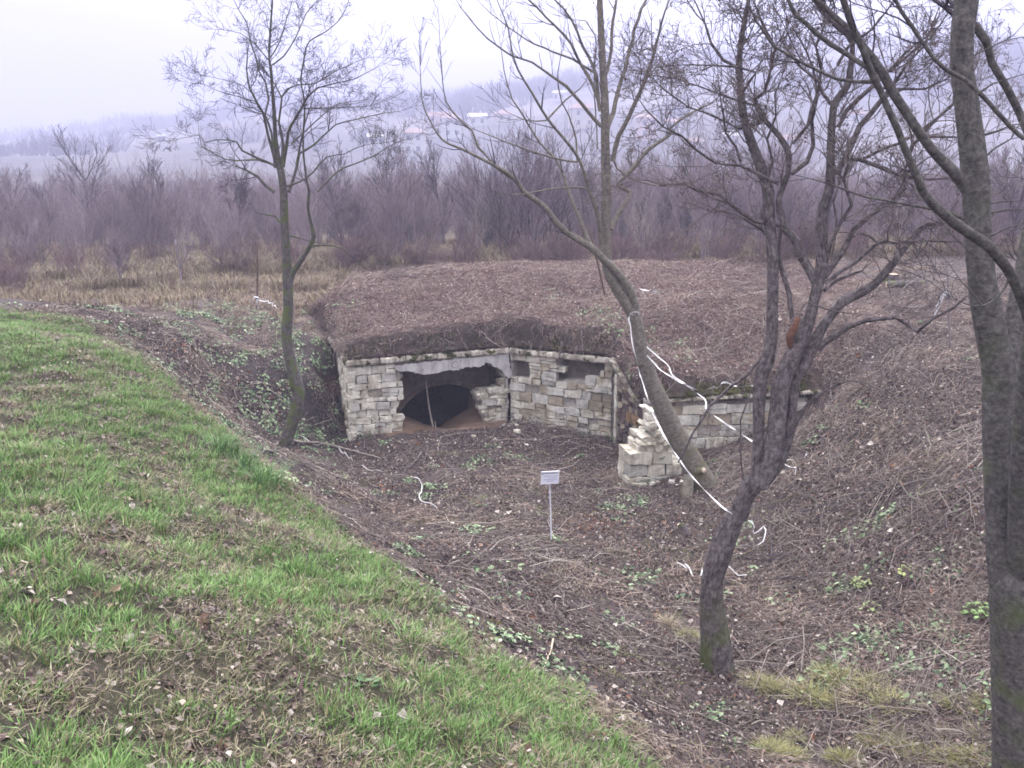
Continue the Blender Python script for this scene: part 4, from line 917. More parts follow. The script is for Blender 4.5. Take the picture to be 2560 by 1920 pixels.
# ------------------------------------------------------------------ big tree at the right edge
t4 = [('trunk', [('S', [(2556,2260,150),(2552,2050,132),(2548,1800,126),(2545,1600,124),(2540,1490,126),(2536,1440,112),(2534,1405,70)])], dict(bare=1, wob=.05)),
 ('trunk_stem', [('S', [(2530,1510,84),(2508,1430,74),(2499,1300,68),(2494,1150,68),(2497,1020,78),(2500,930,84),(2482,850,76),(2466,770,72),(2455,700,66),(2447,620,63),(2442,540,63),(2441,480,66),(2437,430,66),(2428,350,62),(2417,260,58),(2406,170,55),(2406,80,56),(2416,0,58),(2420,-120,56),(2425,-300,50)])], dict(bare=1, wob=.05)),
 ('trunk_stem', [('S', [(2508,930,66),(2530,840,56),(2548,740,46),(2568,620,38),(2590,450,28)])], dict(wob=.05)),
 ('trunk_stem', [('S', [(2552,1500,78),(2556,1350,72),(2562,1150,68),(2578,950,62),(2600,700,54),(2620,400,44)])], dict(bare=1, wob=.05)),
 ('limb', [('S', [(2600,900,36),(2575,810,30)]), ('I', [(2212,980,84),(2150,840,78),(2080,680,88),(2000,570,98),(1900,460,92),(1780,380,95),(1600,260,90),(1450,130,86),(1340,0,76)]), ('H', [(1300,1560,75),(1200,1330,66),(1120,1120,64),(1020,900,60),(960,760,60),(880,600,66),(830,450,60),(760,300,60),(700,150,62),(650,0,58),(600,-200,46)])], dict(t0=.4, s=-.15, n=.35)),
 ('limb', [('H', [(1760,1659,150),(1700,1580,130),(1600,1480,96),(1450,1330,84),(1300,1130,80),(1180,950,80),(1080,800,80),(1000,650,80),(900,500,72),(800,370,60),(690,245,55),(560,130,50),(420,0,46),(300,-120,36)])], dict(t0=.4, s=-.1, n=.35)),
 ('limb', [('H', [(920,705,40),(760,700,32),(600,680,30),(450,620,28),(300,540,26),(180,480,24),(50,400,24),(0,330,22),(-120,150,16),(-180,0,10)])], dict(n=.5)),
 ('limb', [('H', [(850,580,46),(700,470,46),(540,380,46),(420,290,46),(330,200,44),(250,120,40),(180,0,36),(100,-150,26)])], dict(n=.5)),
 ('limb', [('H', [(2212,1200,40),(2100,1110,40),(1950,940,40),(1850,830,40),(1700,700,40),(1550,610,38),(1430,510,38),(1340,370,36),(1250,240,36),(1150,100,34),(1090,0,32),(1020,-100,24)])], dict(n=.5, d=6.6, s=.0)),
 ('limb', [('H', [(2250,1160,70),(2180,950,66),(2060,750,66),(1960,540,66),(1880,350,74),(1790,220,80)])], dict(n=.2, d=7.5, s=-.1)),
 ('dead_branch', [('I', [(1740,250,34),(1600,190,34),(1550,170,32),(1400,140,30),(1200,100,28),(1050,80,24),(850,30,22),(700,0,20)]), ('H', [(560,1600,16),(440,1565,12),(350,1540,7)])], dict(n=.15, s=.1)),
 ('limb', [('I', [(2090,730,26),(2050,830,22),(1960,930,20),(1870,975,16),(1780,990,12),(1690,960,5)])], dict(n=.3)),
 ('limb', [('I', [(1850,975,14),(1780,890,14),(1660,760,6)])], dict(n=.2)),
 ('limb', [('I', [(1990,600,16),(1880,580,13),(1780,555,12),(1620,400,10),(1520,290,6)])], dict(n=.3)),
 ('limb', [('I', [(1920,180,22),(2060,155,18),(2212,150,12)])], {}),
 ('limb', [('I', [(1915,100,18),(2050,80,12),(2212,75,7)])], {}),
 ('limb', [('H', [(1860,1370,22),(1960,1280,18),(2100,1200,12),(2212,1000,7)])], {}),
 ('limb', [('H', [(1780,480,18),(1900,420,16),(2050,350,10),(2200,320,6)])], {}),
 ('limb', [('H', [(1840,1170,20),(1990,1130,16),(2100,1080,10),(2250,1060,6)])], {}),
 ('limb', [('H', [(1790,820,20),(1950,720,14),(2212,640,6)])], {}),
 ('limb', [('I', [(1920,380,18),(2060,310,14),(2212,270,8)])], {})]
root4, _ = make_tree('thick silver barked forked tree at the right edge of the frame', 7.0, t4, M_BARK4, M_TWIG1, dict(n=9, L=.6, r=.007, lv=2, cr=.28, up=.06, kids=3, ang=.9, minr=.0016), slope=.3, lean=.0)

# ================================================================== ground cover
def tmpl_obj(name, v, f, col, mat):
    return mesh_obj(name, np.array(v), f, mat, None, False, False, fcol=np.array(col))
def leaf_faces(v, f, col, p, size, yaw, tilt, roll, c_, curl=.25):
    M = Matrix.Rotation(yaw, 3, 'Z') @ Matrix.Rotation(tilt, 3, 'X') @ Matrix.Rotation(roll, 3, 'Y'); o = len(v)
    w = size * random.uniform(.28, .42)
    for q in ((0, -size / 2, 0), (w, 0, size * curl * random.uniform(0, 1)), (0, size / 2, size * random.uniform(-.1, .25)), (-w, 0, size * curl * random.uniform(0, 1))):
        t = M @ Vector(q); v.append((p[0] + t.x, p[1] + t.y, p[2] + t.z))
    f += [(o, o + 1, o + 2), (o, o + 2, o + 3)]; col += [c_, c_]
def stick(v, f, col, p, d, L, r, c_, bend=.1):
    o = len(v); d = np.array(d) / np.linalg.norm(d); s = np.cross(d, [0, 0, 1.]); s /= np.linalg.norm(s) + 1e-6; u = np.cross(s, d); b = rng.normal(size=3) * L * bend
    for k, t in enumerate((0, .5, 1)):
        q = np.array(p) + d * L * t + (b if k == 1 else 0); rr = r * (1 - .5 * t)
        for a in (0, 2.1, 4.2): v.append(tuple(q + s * rr * math.cos(a) + u * rr * math.sin(a)))
    for k in (0, 3):
        for i in range(3): f.append((o + k + i, o + k + (i + 1) % 3, o + k + 3 + (i + 1) % 3, o + k + 3 + i)); col.append(c_)
def cmix(a, b, t): return tuple(a[i] * (1 - t) + b[i] * t for i in range(3))
PURPLE = [(.10, .066, .068), (.15, .105, .10), (.05, .034, .036), (.23, .18, .165), (.08, .066, .055), (.14, .072, .055), (.34, .285, .25), (.04, .028, .03), (.19, .145, .13)]
TAN = [(.22, .18, .14), (.29, .24, .20), (.15, .115, .09), (.36, .31, .27), (.11, .075, .065), (.19, .16, .15)]
def litter_tmpl(i, pal, n, size, R=.28, sticks=10, stickc=((.10, .075, .08), (.20, .165, .15)), sl=(.08, .32), up=.02, sr=.0022, bright=.08):
    random.seed(100 + i); v, f, col = [], [], []
    for _ in range(n):
        a = random.uniform(0, 6.28); r = R * math.sqrt(random.random()); c_ = random.choice(pal); k = random.uniform(.7, 1.25)
        if random.random() < bright: c_ = (.50, .44, .40)
        leaf_faces(v, f, col, (r * math.cos(a), r * math.sin(a), random.uniform(.0, up)), size * random.uniform(.5, 1.4), random.uniform(0, 6.28), random.uniform(-.7, .7), random.uniform(-.7, .7), tuple(q * k for q in c_), .35)
    for _ in range(sticks):
        a = random.uniform(0, 6.28); r = R * math.sqrt(random.random()); th_ = random.uniform(0, 6.28)
        stick(v, f, col, (r * math.cos(a), r * math.sin(a), random.uniform(.005, .03)), (math.cos(th_), math.sin(th_), random.uniform(-.05, .22)), random.uniform(*sl), sr * random.uniform(.7, 1.6), cmix(*stickc, random.random()))
    return tmpl_obj('litter_patch', v, f, col, M_BITS)
def tuft_tmpl(i, n, L, R, pal, lean=.5, w=.003, mat=None):
    random.seed(200 + i); v, f, col = [], [], []
    for _ in range(n):
        a = random.uniform(0, 6.28); r = R * math.sqrt(random.random()); x, y = r * math.cos(a), r * math.sin(a); h = L * random.uniform(.45, 1.15)
        da = a + random.uniform(-.8, .8); ln = lean * random.uniform(.2, 1.2); ww = w * random.uniform(.7, 1.3); o = len(v); sx, sy = -math.sin(da) * ww, math.cos(da) * ww; c_ = random.choice(pal); k = random.uniform(.8, 1.2); c_ = tuple(q * k for q in c_)
        for t, q in ((0, 1), (.5, .85)):
            X_ = x + math.cos(da) * ln * h * t * t; Y_ = y + math.sin(da) * ln * h * t * t; Z_ = h * t * (1 - .25 * ln * t) - .01
            v += [(X_ - sx * q, Y_ - sy * q, Z_), (X_ + sx * q, Y_ + sy * q, Z_)]
        v.append((x + math.cos(da) * ln * h, y + math.sin(da) * ln * h, h * (1 - .35 * ln)))
        f += [(o, o + 1, o + 3, o + 2), (o + 2, o + 3, o + 4)]; col += [c_, c_]
    return tmpl_obj('grass_tuft', v, f, col, mat or M_BLADE)
def herb_tmpl(i, n, size, R, pal, h=.05):
    random.seed(300 + i); v, f, col = [], [], []
    for _ in range(n):
        a = random.uniform(0, 6.28); r = R * math.sqrt(random.random()); c_ = random.choice(pal); k = random.uniform(.75, 1.25)
        leaf_faces(v, f, col, (r * math.cos(a), r * math.sin(a), random.uniform(.01, h)), size * random.uniform(.6, 1.4), random.uniform(0, 6.28), random.uniform(-.6, .6), random.uniform(-.6, .6), tuple(q * k for q in c_), .2)
    return tmpl_obj('herb', v, f, col, M_BLADE)
def coll(name, obs):
    c_ = bpy.data.collections.new(name)
    for o in obs: c_.objects.link(o)
    return c_
def scatter(name, label, pts, rot, scl, collection, ntm):
    """one object that repeats small ground-cover pieces on given points"""
    me = bpy.data.meshes.new(name); pts = np.asarray(pts, np.float32); me.vertices.add(len(pts)); me.vertices.foreach_set('co', pts.ravel())
    a = me.attributes.new('rot', 'FLOAT_VECTOR', 'POINT'); a.data.foreach_set('vector', np.asarray(rot, np.float32).ravel())
    a = me.attributes.new('scl', 'FLOAT', 'POINT'); a.data.foreach_set('value', np.asarray(scl, np.float32))
    a = me.attributes.new('pick', 'INT', 'POINT'); a.data.foreach_set('value', rng.integers(0, ntm, len(pts)).astype(np.int32))
    o = bpy.data.objects.new(name, me); C.objects.link(o)
    g = bpy.data.node_groups.new(name + '_nodes', 'GeometryNodeTree')
    g.interface.new_socket('Geometry', in_out='INPUT', socket_type='NodeSocketGeometry'); g.interface.new_socket('Geometry', in_out='OUTPUT', socket_type='NodeSocketGeometry')
    gi = g.nodes.new('NodeGroupInput'); go = g.nodes.new('NodeGroupOutput'); ci = g.nodes.new('GeometryNodeCollectionInfo'); ci.inputs['Collection'].default_value = collection
    ci.inputs['Separate Children'].default_value = True; ci.inputs['Reset Children'].default_value = True
    ip = g.nodes.new('GeometryNodeInstanceOnPoints'); ip.inputs['Pick Instance'].default_value = True
    def at(nm, ty):
        n = g.nodes.new('GeometryNodeInputNamedAttribute'); n.data_type = ty; n.inputs['Name'].default_value = nm; return n.outputs['Attribute']
    e2r = g.nodes.new('FunctionNodeEulerToRotation')
    g.links.new(at('rot', 'FLOAT_VECTOR'), e2r.inputs[0]); g.links.new(e2r.outputs[0], ip.inputs['Rotation'])
    g.links.new(at('scl', 'FLOAT'), ip.inputs['Scale']); g.links.new(at('pick', 'INT'), ip.inputs['Instance Index'])
    g.links.new(gi.outputs[0], ip.inputs['Points']); g.links.new(ci.outputs['Instances'], ip.inputs['Instance']); g.links.new(ip.outputs[0], go.inputs[0])
    md = o.modifiers.new('scatter', 'NODES'); md.node_group = g
    return tag(o, label, kind='stuff')
def slope_rot(x, y):
    e = .12; gx_ = (H(x + e, y) - H(x - e, y)) / (2 * e); gy_ = (H(x, y + e) - H(x, y - e)) / (2 * e)
    gx_ = np.clip(gx_, -1.6, 1.6); gy_ = np.clip(gy_, -1.6, 1.6)
    nx, ny, nz = -gx_, -gy_, np.ones_like(gx_); l = np.sqrt(nx ** 2 + ny ** 2 + 1); nx /= l; ny /= l; nz = nz / l
    yaw = rng.uniform(0, 6.28, len(x)); R = np.zeros((len(x), 3))
    for i in range(len(x)):
        q = Vector((nx[i], ny[i], nz[i])).to_track_quat('Z', 'Y') @ Matrix.Rotation(yaw[i], 3, 'Z').to_quaternion(); e_ = q.to_euler(); R[i] = (e_.x, e_.y, e_.z)
    return R
def place(n, box, keep, flat=False, dz=0.0, smin=.7, smax=1.3):
    x = rng.uniform(box[0], box[1], n); y = rng.uniform(box[2], box[3], n)
    # stay within what the picture could plausibly show, plus a margin
    k = np.abs(x) < (y * .62 + 2.5); x, y = x[k], y[k]
    p = keep(x, y); k = rng.uniform(size=len(x)) < p; x, y = x[k], y[k]
    z = H(x, y) + dz
    R = np.stack([0 * x, 0 * x, rng.uniform(0, 6.28, len(x))], -1) if flat else slope_rot(x, y)
    return np.stack([x, y, z], -1), R, rng.uniform(smin, smax, len(x))
def outside_wall(x, y):
    """keep things off the ruin's masonry and out of its opening"""
    v = y - edge_y(x); inx = (x > -4.4) & (x < R3[0] + .1)
    return ~(inx & (v > -.06) & (v < .22)) & ~((x > -2.7) & (x < -.1) & (v > -.35) & (v < .3))
# litter
lit_t = coll('litter_kinds', [litter_tmpl(i, PURPLE, 60, .038, sticks=9) for i in range(8)])
lit_m = coll('mound_litter_kinds', [litter_tmpl(20 + i, [(.17, .11, .11), (.24, .17, .15), (.12, .07, .075), (.30, .22, .19), (.19, .115, .09), (.14, .11, .09)], 44, .036, sticks=34, stickc=((.13, .08, .085), (.33, .25, .22)), sl=(.06, .22), up=.05, sr=.0032) for i in range(8)])
lit_s = coll('slope_litter_kinds', [litter_tmpl(40 + i, PURPLE, 46, .04, sticks=16, sl=(.12, .5), up=.04, stickc=((.10, .07, .075), (.30, .25, .22)), sr=.0028) for i in range(8)])
lit_l = coll('lawn_litter_kinds', [litter_tmpl(60 + i, TAN, 10, .036, sticks=8, sl=(.05, .16), up=.03, stickc=((.25, .2, .14), (.34, .29, .2)), bright=.06) for i in range(8)])
def far_y(x, y): return y - 23.5
K_lit = lambda x, y: (lawn(x, y) < rng.normal(0, .15, len(x))) * outside_wall(x, y) * (1 - sm(.5, .62, fbm(x * .8, y * .8, 123)) * .75)
def is_mound(x, y): return (y > edge_y(x) + .3) & (x > -4.7)
a = place(11500, (-9, 9, 5.5, 21), lambda x, y: K_lit(x, y) * ~is_mound(x, y) * (x < 3.2 + rng.normal(0, .5, len(x))) * .95)
scatter('leaf_litter', 'purple brown fallen leaves covering the pit floor', *a, lit_t, 8)
a = place(11000, (2.2, 13, 5.5, 24), lambda x, y: K_lit(x, y) * ((~is_mound(x, y)) | (x > 5)) * (x > 3.2 + rng.normal(0, .5, len(x))) * .8)
scatter('slope_litter', 'dead leaves and cut stems lying on the right hand slope', *a, lit_s, 8)
a = place(16000, (-6, 12, 17.5, 32), lambda x, y: K_lit(x, y) * is_mound(x, y) * (1 - .55 * np.exp(-((y - edge_y(x) - .1 - .35 * fbm(x * 2, y * 2, 171)) / .26) ** 2)) * (x < 9))
scatter('mound_litter', 'reddish dead stems and leaves covering the earth mound', *a, lit_m, 8)
a = place(9000, (-14, 5, 3.5, 20), lambda x, y: (lawn(x, y) > -.2) * (.25 + .75 * (patch(x, y) < .5)))
scatter('fallen_leaves', 'tan fallen leaves scattered over the grass', *a, lit_l, 8)
dk_t = coll('dark_leaf_kinds', [litter_tmpl(260 + i, [(.10, .065, .06), (.15, .10, .085), (.20, .15, .13), (.28, .22, .18), (.07, .045, .045)], 22, .035, R=.14, sticks=6, sl=(.04, .14), bright=.03) for i in range(6)])
a = place(9000, (-14, 5, 3.3, 20), lambda x, y: (lawn(x, y) > -.3) * (1 - sm(.40, .52, patch(x, y) + .25 * (fbm(x * 4, y * 4, 201) - .5))), smin=.6, smax=1.3)
scatter('dark_leaf_drifts', 'drifts of brown leaves lying where the grass is thin', *a, dk_t, 6)
a = place(5000, (-9, 4, 4, 19), lambda x, y: np.exp(-(lawn(x, y) / .32) ** 2) * sm(.4, .6, fbm(x * 1.5, y * 1.5, 205)))
scatter('bank_edge_litter', 'pale straw and leaves along the broken edge of the bank', *a, coll('edge_kinds', [litter_tmpl(280 + i, [(.30, .24, .18), (.22, .16, .12), (.36, .31, .26), (.14, .10, .09)], 18, .045, R=.22, sticks=22, stickc=((.2, .15, .12), (.44, .37, .28)), sl=(.06, .3), up=.06, sr=.0025) for i in range(6)]), 6)
# big curled leaves close by
big_t = coll('large_leaf_kinds', [litter_tmpl(80 + i, [(.34, .28, .22), (.26, .19, .13), (.15, .09, .065), (.42, .37, .33), (.13, .09, .085)], 3, .075, R=.2, sticks=1, up=.02) for i in range(6)])
a = place(260, (-6, 3.5, 4, 11), lambda x, y: (lawn(x, y) > -.8) * 1.0)
scatter('large_leaves', 'large curled pale dry leaves on the bank', *a, big_t, 6)
# withered thatch between the green
th_t = coll('thatch_kinds', [tuft_tmpl(40 + i, 34, .06, .13, [(.24, .21, .13), (.17, .14, .09), (.20, .21, .09), (.13, .10, .075), (.29, .26, .18)], 1.5, .0026) for i in range(6)])
a = place(16000, (-14, 5, 3.2, 20), lambda x, y: (lawn(x, y) > -.25) * (1 - .7 * sm(.46, .58, patch(x, y))), True)
scatter('withered_grass', 'flattened withered grass covering the bank', *a, th_t, 6)
# pale stems and straw in drifts on the mound and in the pit
st_t = coll('straw_kinds', [litter_tmpl(120 + i, [(.33, .26, .21), (.26, .19, .16), (.18, .13, .11)], 10, .045, R=.3, sticks=26, stickc=((.22, .15, .13), (.46, .38, .31)), sl=(.08, .4), up=.07, sr=.003) for i in range(6)])
a = place(9000, (-9, 12, 6, 31), lambda x, y: (lawn(x, y) < -.1) * outside_wall(x, y) * sm(.5, .68, fbm(x * .7 + 3, y * .9, 141)) * np.where(is_mound(x, y), .9, .6))
scatter('pale_straw', 'drifts of pale dry stems on the mound and slopes', *a, st_t, 6)
oc = at_z(1270, 1165, .05); oc2 = at_z(1320, 1130, .03); oc3 = at_z(1180, 1090, 0)
mp_t = coll('moss_patch_kinds', [tuft_tmpl(140 + i, 46, .035, .12, [(.20, .21, .08), (.25, .22, .10), (.15, .17, .06)], 1.2, .004) for i in range(4)])
a = place(16000, (-4, 6, 7, 19), lambda x, y: (lawn(x, y) < -.2) * (np.exp(-((x - oc[0]) / 1.7) ** 2 - ((y - oc[1]) / .9) ** 2) * .5 + np.exp(-((x - oc3[0]) / 1.9) ** 2 - ((y - oc3[1]) / .8) ** 2) * .45 + .13 + .5 * np.exp(-((x - 1.1) / 1.6) ** 2 - ((y - 9.9) / .6) ** 2)) * sm(.4, .6, fbm(x * 2.4, y * 2.4, 151)))
scatter('moss_patches', 'yellow green moss and short grass on the pit floor', *a, mp_t, 4)
rd_t = coll('red_leaf_kinds', [litter_tmpl(160 + i, [(.34, .13, .06), (.27, .12, .07), (.36, .20, .08)], 16, .035, R=.14, sticks=2) for i in range(3)])
n_ = 60; x = rng.normal(oc2[0], .42, n_); y = rng.normal(oc2[1], .3, n_); scatter('orange_leaves', 'patch of orange red leaves right of the sign', np.stack([x, y, H(x, y)], -1), rng.uniform(-.1, .1, (n_, 3)), rng.uniform(.6, 1.1, n_), rd_t, 3)
# longer twigs strewn about, in drifts
def debris(i):
    random.seed(900 + i); v, f, col = [], [], []
    for _ in range(5):
        a = random.uniform(0, 6.28); c_ = cmix((.13, .10, .10), (.46, .40, .35), random.random() ** 1.3); p = (random.uniform(-.35, .35), random.uniform(-.35, .35), random.uniform(.02, .06)); L = random.uniform(.2, .8)
        stick(v, f, col, p, (math.cos(a), math.sin(a), random.uniform(-.04, .12)), L, random.uniform(.003, .0065), c_, .06)
        if random.random() < .5: stick(v, f, col, (p[0] + math.cos(a) * L * .5, p[1] + math.sin(a) * L * .5, p[2]), (math.cos(a + .6), math.sin(a + .6), .12), L * .4, .0025, c_, .06)
    return tmpl_obj('twig_group', v, f, col, M_BITS)
a = place(2600, (-7, 12, 6, 27), lambda x, y: (lawn(x, y) < -.1) * outside_wall(x, y) * (.12 + .88 * sm(.48, .64, fbm(x * .55 + 9, y * .55, 191))))
scatter('twig_debris', 'thin dry twigs strewn over the litter', *a, coll('debris_kinds', [debris(i) for i in range(7)]), 7)
md_t = coll('medium_leaf_kinds', [litter_tmpl(220 + i, [(.24, .16, .12), (.33, .27, .22), (.16, .10, .09), (.42, .37, .33), (.27, .13, .08)], 5, .075, R=.35, sticks=0) for i in range(5)])
a = place(3000, (-8, 12, 5.5, 20), lambda x, y: (lawn(x, y) < .1) * outside_wall(x, y) * sm(.42, .6, fbm(x * .9 + 2, y * .9, 195)))
scatter('scattered_leaves', 'single larger brown leaves on the pit floor', *a, md_t, 5)
# grass
GRN = [(.145, .265, .07), (.115, .22, .055), (.18, .31, .095), (.22, .33, .12), (.09, .165, .045)]
GRY = [(.23, .23, .10), (.17, .22, .08), (.30, .26, .14), (.14, .18, .07)]
gr_t = coll('grass_kinds', [tuft_tmpl(i, 30, .085, .085, GRN if i % 3 else GRN + GRY, .9, .0027) for i in range(8)])
gl_t = coll('long_grass_kinds', [tuft_tmpl(20 + i, 44, .17, .09, GRN, .9, .003) for i in range(6)])
def K_gr(x, y):
    l = lawn(x, y); d = patch(x, y); edge = np.exp(-((l - .25) / .35) ** 2)
    g = sm(.43, .56, d + .06 * sm(8, 14, y) + .12 * edge)
    return (l > -.12) * (.2 + .8 * g)
a = place(42000, (-14, 5, 3.2, 20), K_gr, True)
scatter('lawn_grass', 'short green grass of the trodden bank', *a, gr_t, 8)
def K_gl(x, y):
    l = lawn(x, y); return (l > -.1) * (sm(.54, .66, fbm(x * 1.6, y * 1.6, 77)) * .8 + .5 * np.exp(-((l - .15) / .22) ** 2) * sm(.45, .6, fbm(x * .9, y * .9, 78)) )
a = place(3800, (-14, 5, 3.2, 20), K_gl, True, smin=.6, smax=1.25)
scatter('long_grass', 'longer green grass tufts along the lip of the bank', *a, gl_t, 6)
# herbs: ivy-like leaves on the left slope and mound edge, moss-green patches elsewhere
hb_t = coll('herb_kinds', [herb_tmpl(i, 17, .055, .14, [(.13, .20, .10), (.19, .26, .14), (.27, .32, .20), (.07, .12, .06)]) for i in range(6)])
def K_hb(x, y):
    left = sm(-9.5, -7.5, x) * (1 - sm(-3.9, -3.1, x)) * sm(15, 16.5, y) * (1 - sm(22.5, 24.5, y)) * (lawn(x, y) < -.2) * .62 * sm(.36, .6, fbm(x * 1.2, y * 1.2, 87))
    mnd = np.exp(-((y - edge_y(x) - 1.3) / .9) ** 2) * sm(-.5, 1.5, x) * (1 - sm(4.5, 6, x)) * sm(.45, .6, fbm(x * 1.3, y * 1.3, 88)) * .85
    pit = (lawn(x, y) < -.3) * sm(.58, .72, fbm(x * 1.5, y * 1.5, 89)) * .35 * (y < 19.5)
    right = sm(2.8, 4, x) * (y < 12) * sm(.5, .66, fbm(x * 1.1, y * 1.1, 90)) * .5
    return np.clip(left + mnd + pit + right, 0, 1) * outside_wall(x, y)
a = place(15000, (-9.5, 9, 6, 25), K_hb)
scatter('ground_herbs', 'small green leaves sprouting through the litter', *a, hb_t, 6)
# straw and dead stalks of the field behind
fl_t = coll('field_kinds', [tuft_tmpl(60 + i, 26, .26, .2, [(.26, .20, .13), (.33, .27, .18), (.20, .14, .11), (.17, .10, .09), (.24, .22, .12)], 1.0, .006, M_BITS) for i in range(6)])
def K_fl(x, y): return np.where(x < -4.3, sm(21.5, 24, y), sm(30, 31.5, y)) * (.4 + .6 * sm(.35, .6, fbm(x * .4, y * .4, 97))) * (lawn(x, y) < 0)
a = place(15000, (-26, 26, 21, 46), K_fl, True, smin=.5, smax=1.4)
scatter('dead_field_grass', 'flattened dry grass of the field behind the ruin', *a, fl_t, 6)
sc_t = coll('scrub_kinds', [tuft_tmpl(180 + i, 60, .7, .38, [(.27, .21, .15), (.34, .28, .20), (.20, .14, .12), (.17, .11, .10), (.25, .24, .14)], 1.1, .008, M_BITS) for i in range(5)])
a = place(5200, (-24, 24, 24, 38), lambda x, y: np.where(x < -4.6, sm(25.5, 27.5, y), sm(30.3, 31.5, y)) * sm(.46, .62, fbm(x * .45 + 4, y * .45, 211)), True, smin=.35, smax=.95)
scatter('tan_scrub', 'humps of matted tan grass and scrub before the thicket', *a, sc_t, 5)
ms_t = coll('stalk_kinds', [tuft_tmpl(80 + i, 12, .14, .16, [(.22, .15, .13), (.30, .22, .18), (.15, .09, .09)], .8, .0035, M_BITS) for i in range(5)])
a = place(9000, (-8, 11, 6, 31), lambda x, y: (lawn(x, y) < -.1) * outside_wall(x, y) * np.where(is_mound(x, y), .8, .30) * (1 - .8 * np.exp(-((y - edge_y(x) - .2) / .3) ** 2)), True, smin=.5, smax=1.2)
scatter('dead_stalks', 'short cut dead stalks standing in the litter', *a, ms_t, 5)
# stems hanging over the front of the mound
hg = []
for i in range(5):
    random.seed(400 + i); v, f, col = [], [], []
    for _ in range(16): stick(v, f, col, (random.uniform(-.2, .2), random.uniform(-.05, .1), random.uniform(-.02, .05)), (random.uniform(-.5, .5), random.uniform(-.5, -.1), random.uniform(-1.1, .1)), random.uniform(.12, .4), .0038, cmix((.13, .09, .085), (.38, .31, .28), random.random()), .12)
    hg.append(tmpl_obj('stem_bundle', v, f, col, M_BITS))
x = np.r_[rng.uniform(-3.8, .8, 430), rng.uniform(.6, 5.3, 260)]; v_ = rng.uniform(.08, .8, len(x)); y = edge_y(x) + v_
scatter('hanging_stems', 'dry stems and roots hanging over the cap stones', np.stack([x, y, H(x, y)], -1), np.stack([0 * x, 0 * x, rng.uniform(-.6, .6, len(x))], -1), rng.uniform(.5, 1.1, len(x)), coll('stem_kinds', hg), 5)
# mossy fringe on the caps
mo = coll('moss_kinds', [tuft_tmpl(95 + i, 40, .035, .06, [(.10, .11, .03), (.14, .15, .04), (.07, .06, .03)], .9, .004) for i in range(4)])
x = np.r_[rng.uniform(-3.4, 2.0, 260), rng.uniform(2.7, 5.5, 330)]; y = edge_y(x) + rng.uniform(-.04, .22, len(x)); z = np.maximum(H(x, y + .06), edge_z(x) + .01)
scatter('moss', 'dark green moss along the top of the cap stones', np.stack([x, y, z + .01], -1), np.stack([0 * x + rng.uniform(.2, .9, len(x)), 0 * x, rng.uniform(-.5, .5, len(x))], -1), rng.uniform(.6, 1.5, len(x)), mo, 4)

# ================================================================== single things
def hp(dx, dy): return hit(dx, dy)
def gz(x, y): return float(H(np.array([x]), np.array([y]))[0])
# sign on its post
b = at_z(1192, 1168, .02); gx_, gy_ = b[0], b[1]; sg = empty('information_sign', (gx_, gy_, gz(gx_, gy_)), 'small white information board on a thin grey post in the pit', 'sign')
dirx = np.array([.985, .17, 0]); nrm = np.array([.165, -.97, .0]); up_ = np.array([.04, .06, 1.0]); up_ /= np.linalg.norm(up_)
ct = at_y(*tile('M', 121, 1085)[:2], gy_ - .03)
tb = Tubes(); tb.add([(gx_, gy_, gz(gx_, gy_) - .2), ct + nrm * -.02 - (0, 0, .05)], [.011, .011], 8); tb.build('post', M_METAL, sg)
def sbox(name, c_, w, h, d, off, mat, par, du=0, dv=0):
    v = []
    for s in (1, -1):
        for a, bb in ((-1, -1), (1, -1), (1, 1), (-1, 1)): v.append(c_ + dirx * (du + a * w / 2) + up_ * (dv + bb * h / 2) + nrm * (off + s * d / 2))
    return mesh_obj(name, v, [(0, 1, 2, 3), (7, 6, 5, 4), (0, 4, 5, 1), (1, 5, 6, 2), (2, 6, 7, 3), (3, 7, 4, 0)], mat, par)
WS, HS = .262, .178
pn = sbox('panel', ct, WS, HS, .012, 0, M_SIGN, sg)
for w, h, du, dv in ((WS + .012, .012, 0, HS / 2), (WS + .012, .008, 0, -HS / 2), (.008, HS, -WS / 2, 0), (.008, HS, WS / 2, 0)):
    sbox('rim', ct, w, h, .022, .002, M_WHITE, pn, du, dv)
random.seed(9)
sbox('header_line', ct, .20, .010, .002, .008, M_INK, pn, .01, .066); sbox('emblem', ct, .022, .018, .002, .008, M_INK, pn, -.112, .062)
for dv, x0, x1 in ((.028, -.085, .10), (.0, -.035, .07), (-.026, -.09, .10), (-.052, -.05, .05)):
    x = x0
    while x < x1:
        w = random.uniform(.012, .034); sbox('text_word', ct, w, .0055, .002, .008, M_INK, pn, x + w / 2, dv); x += w + .007

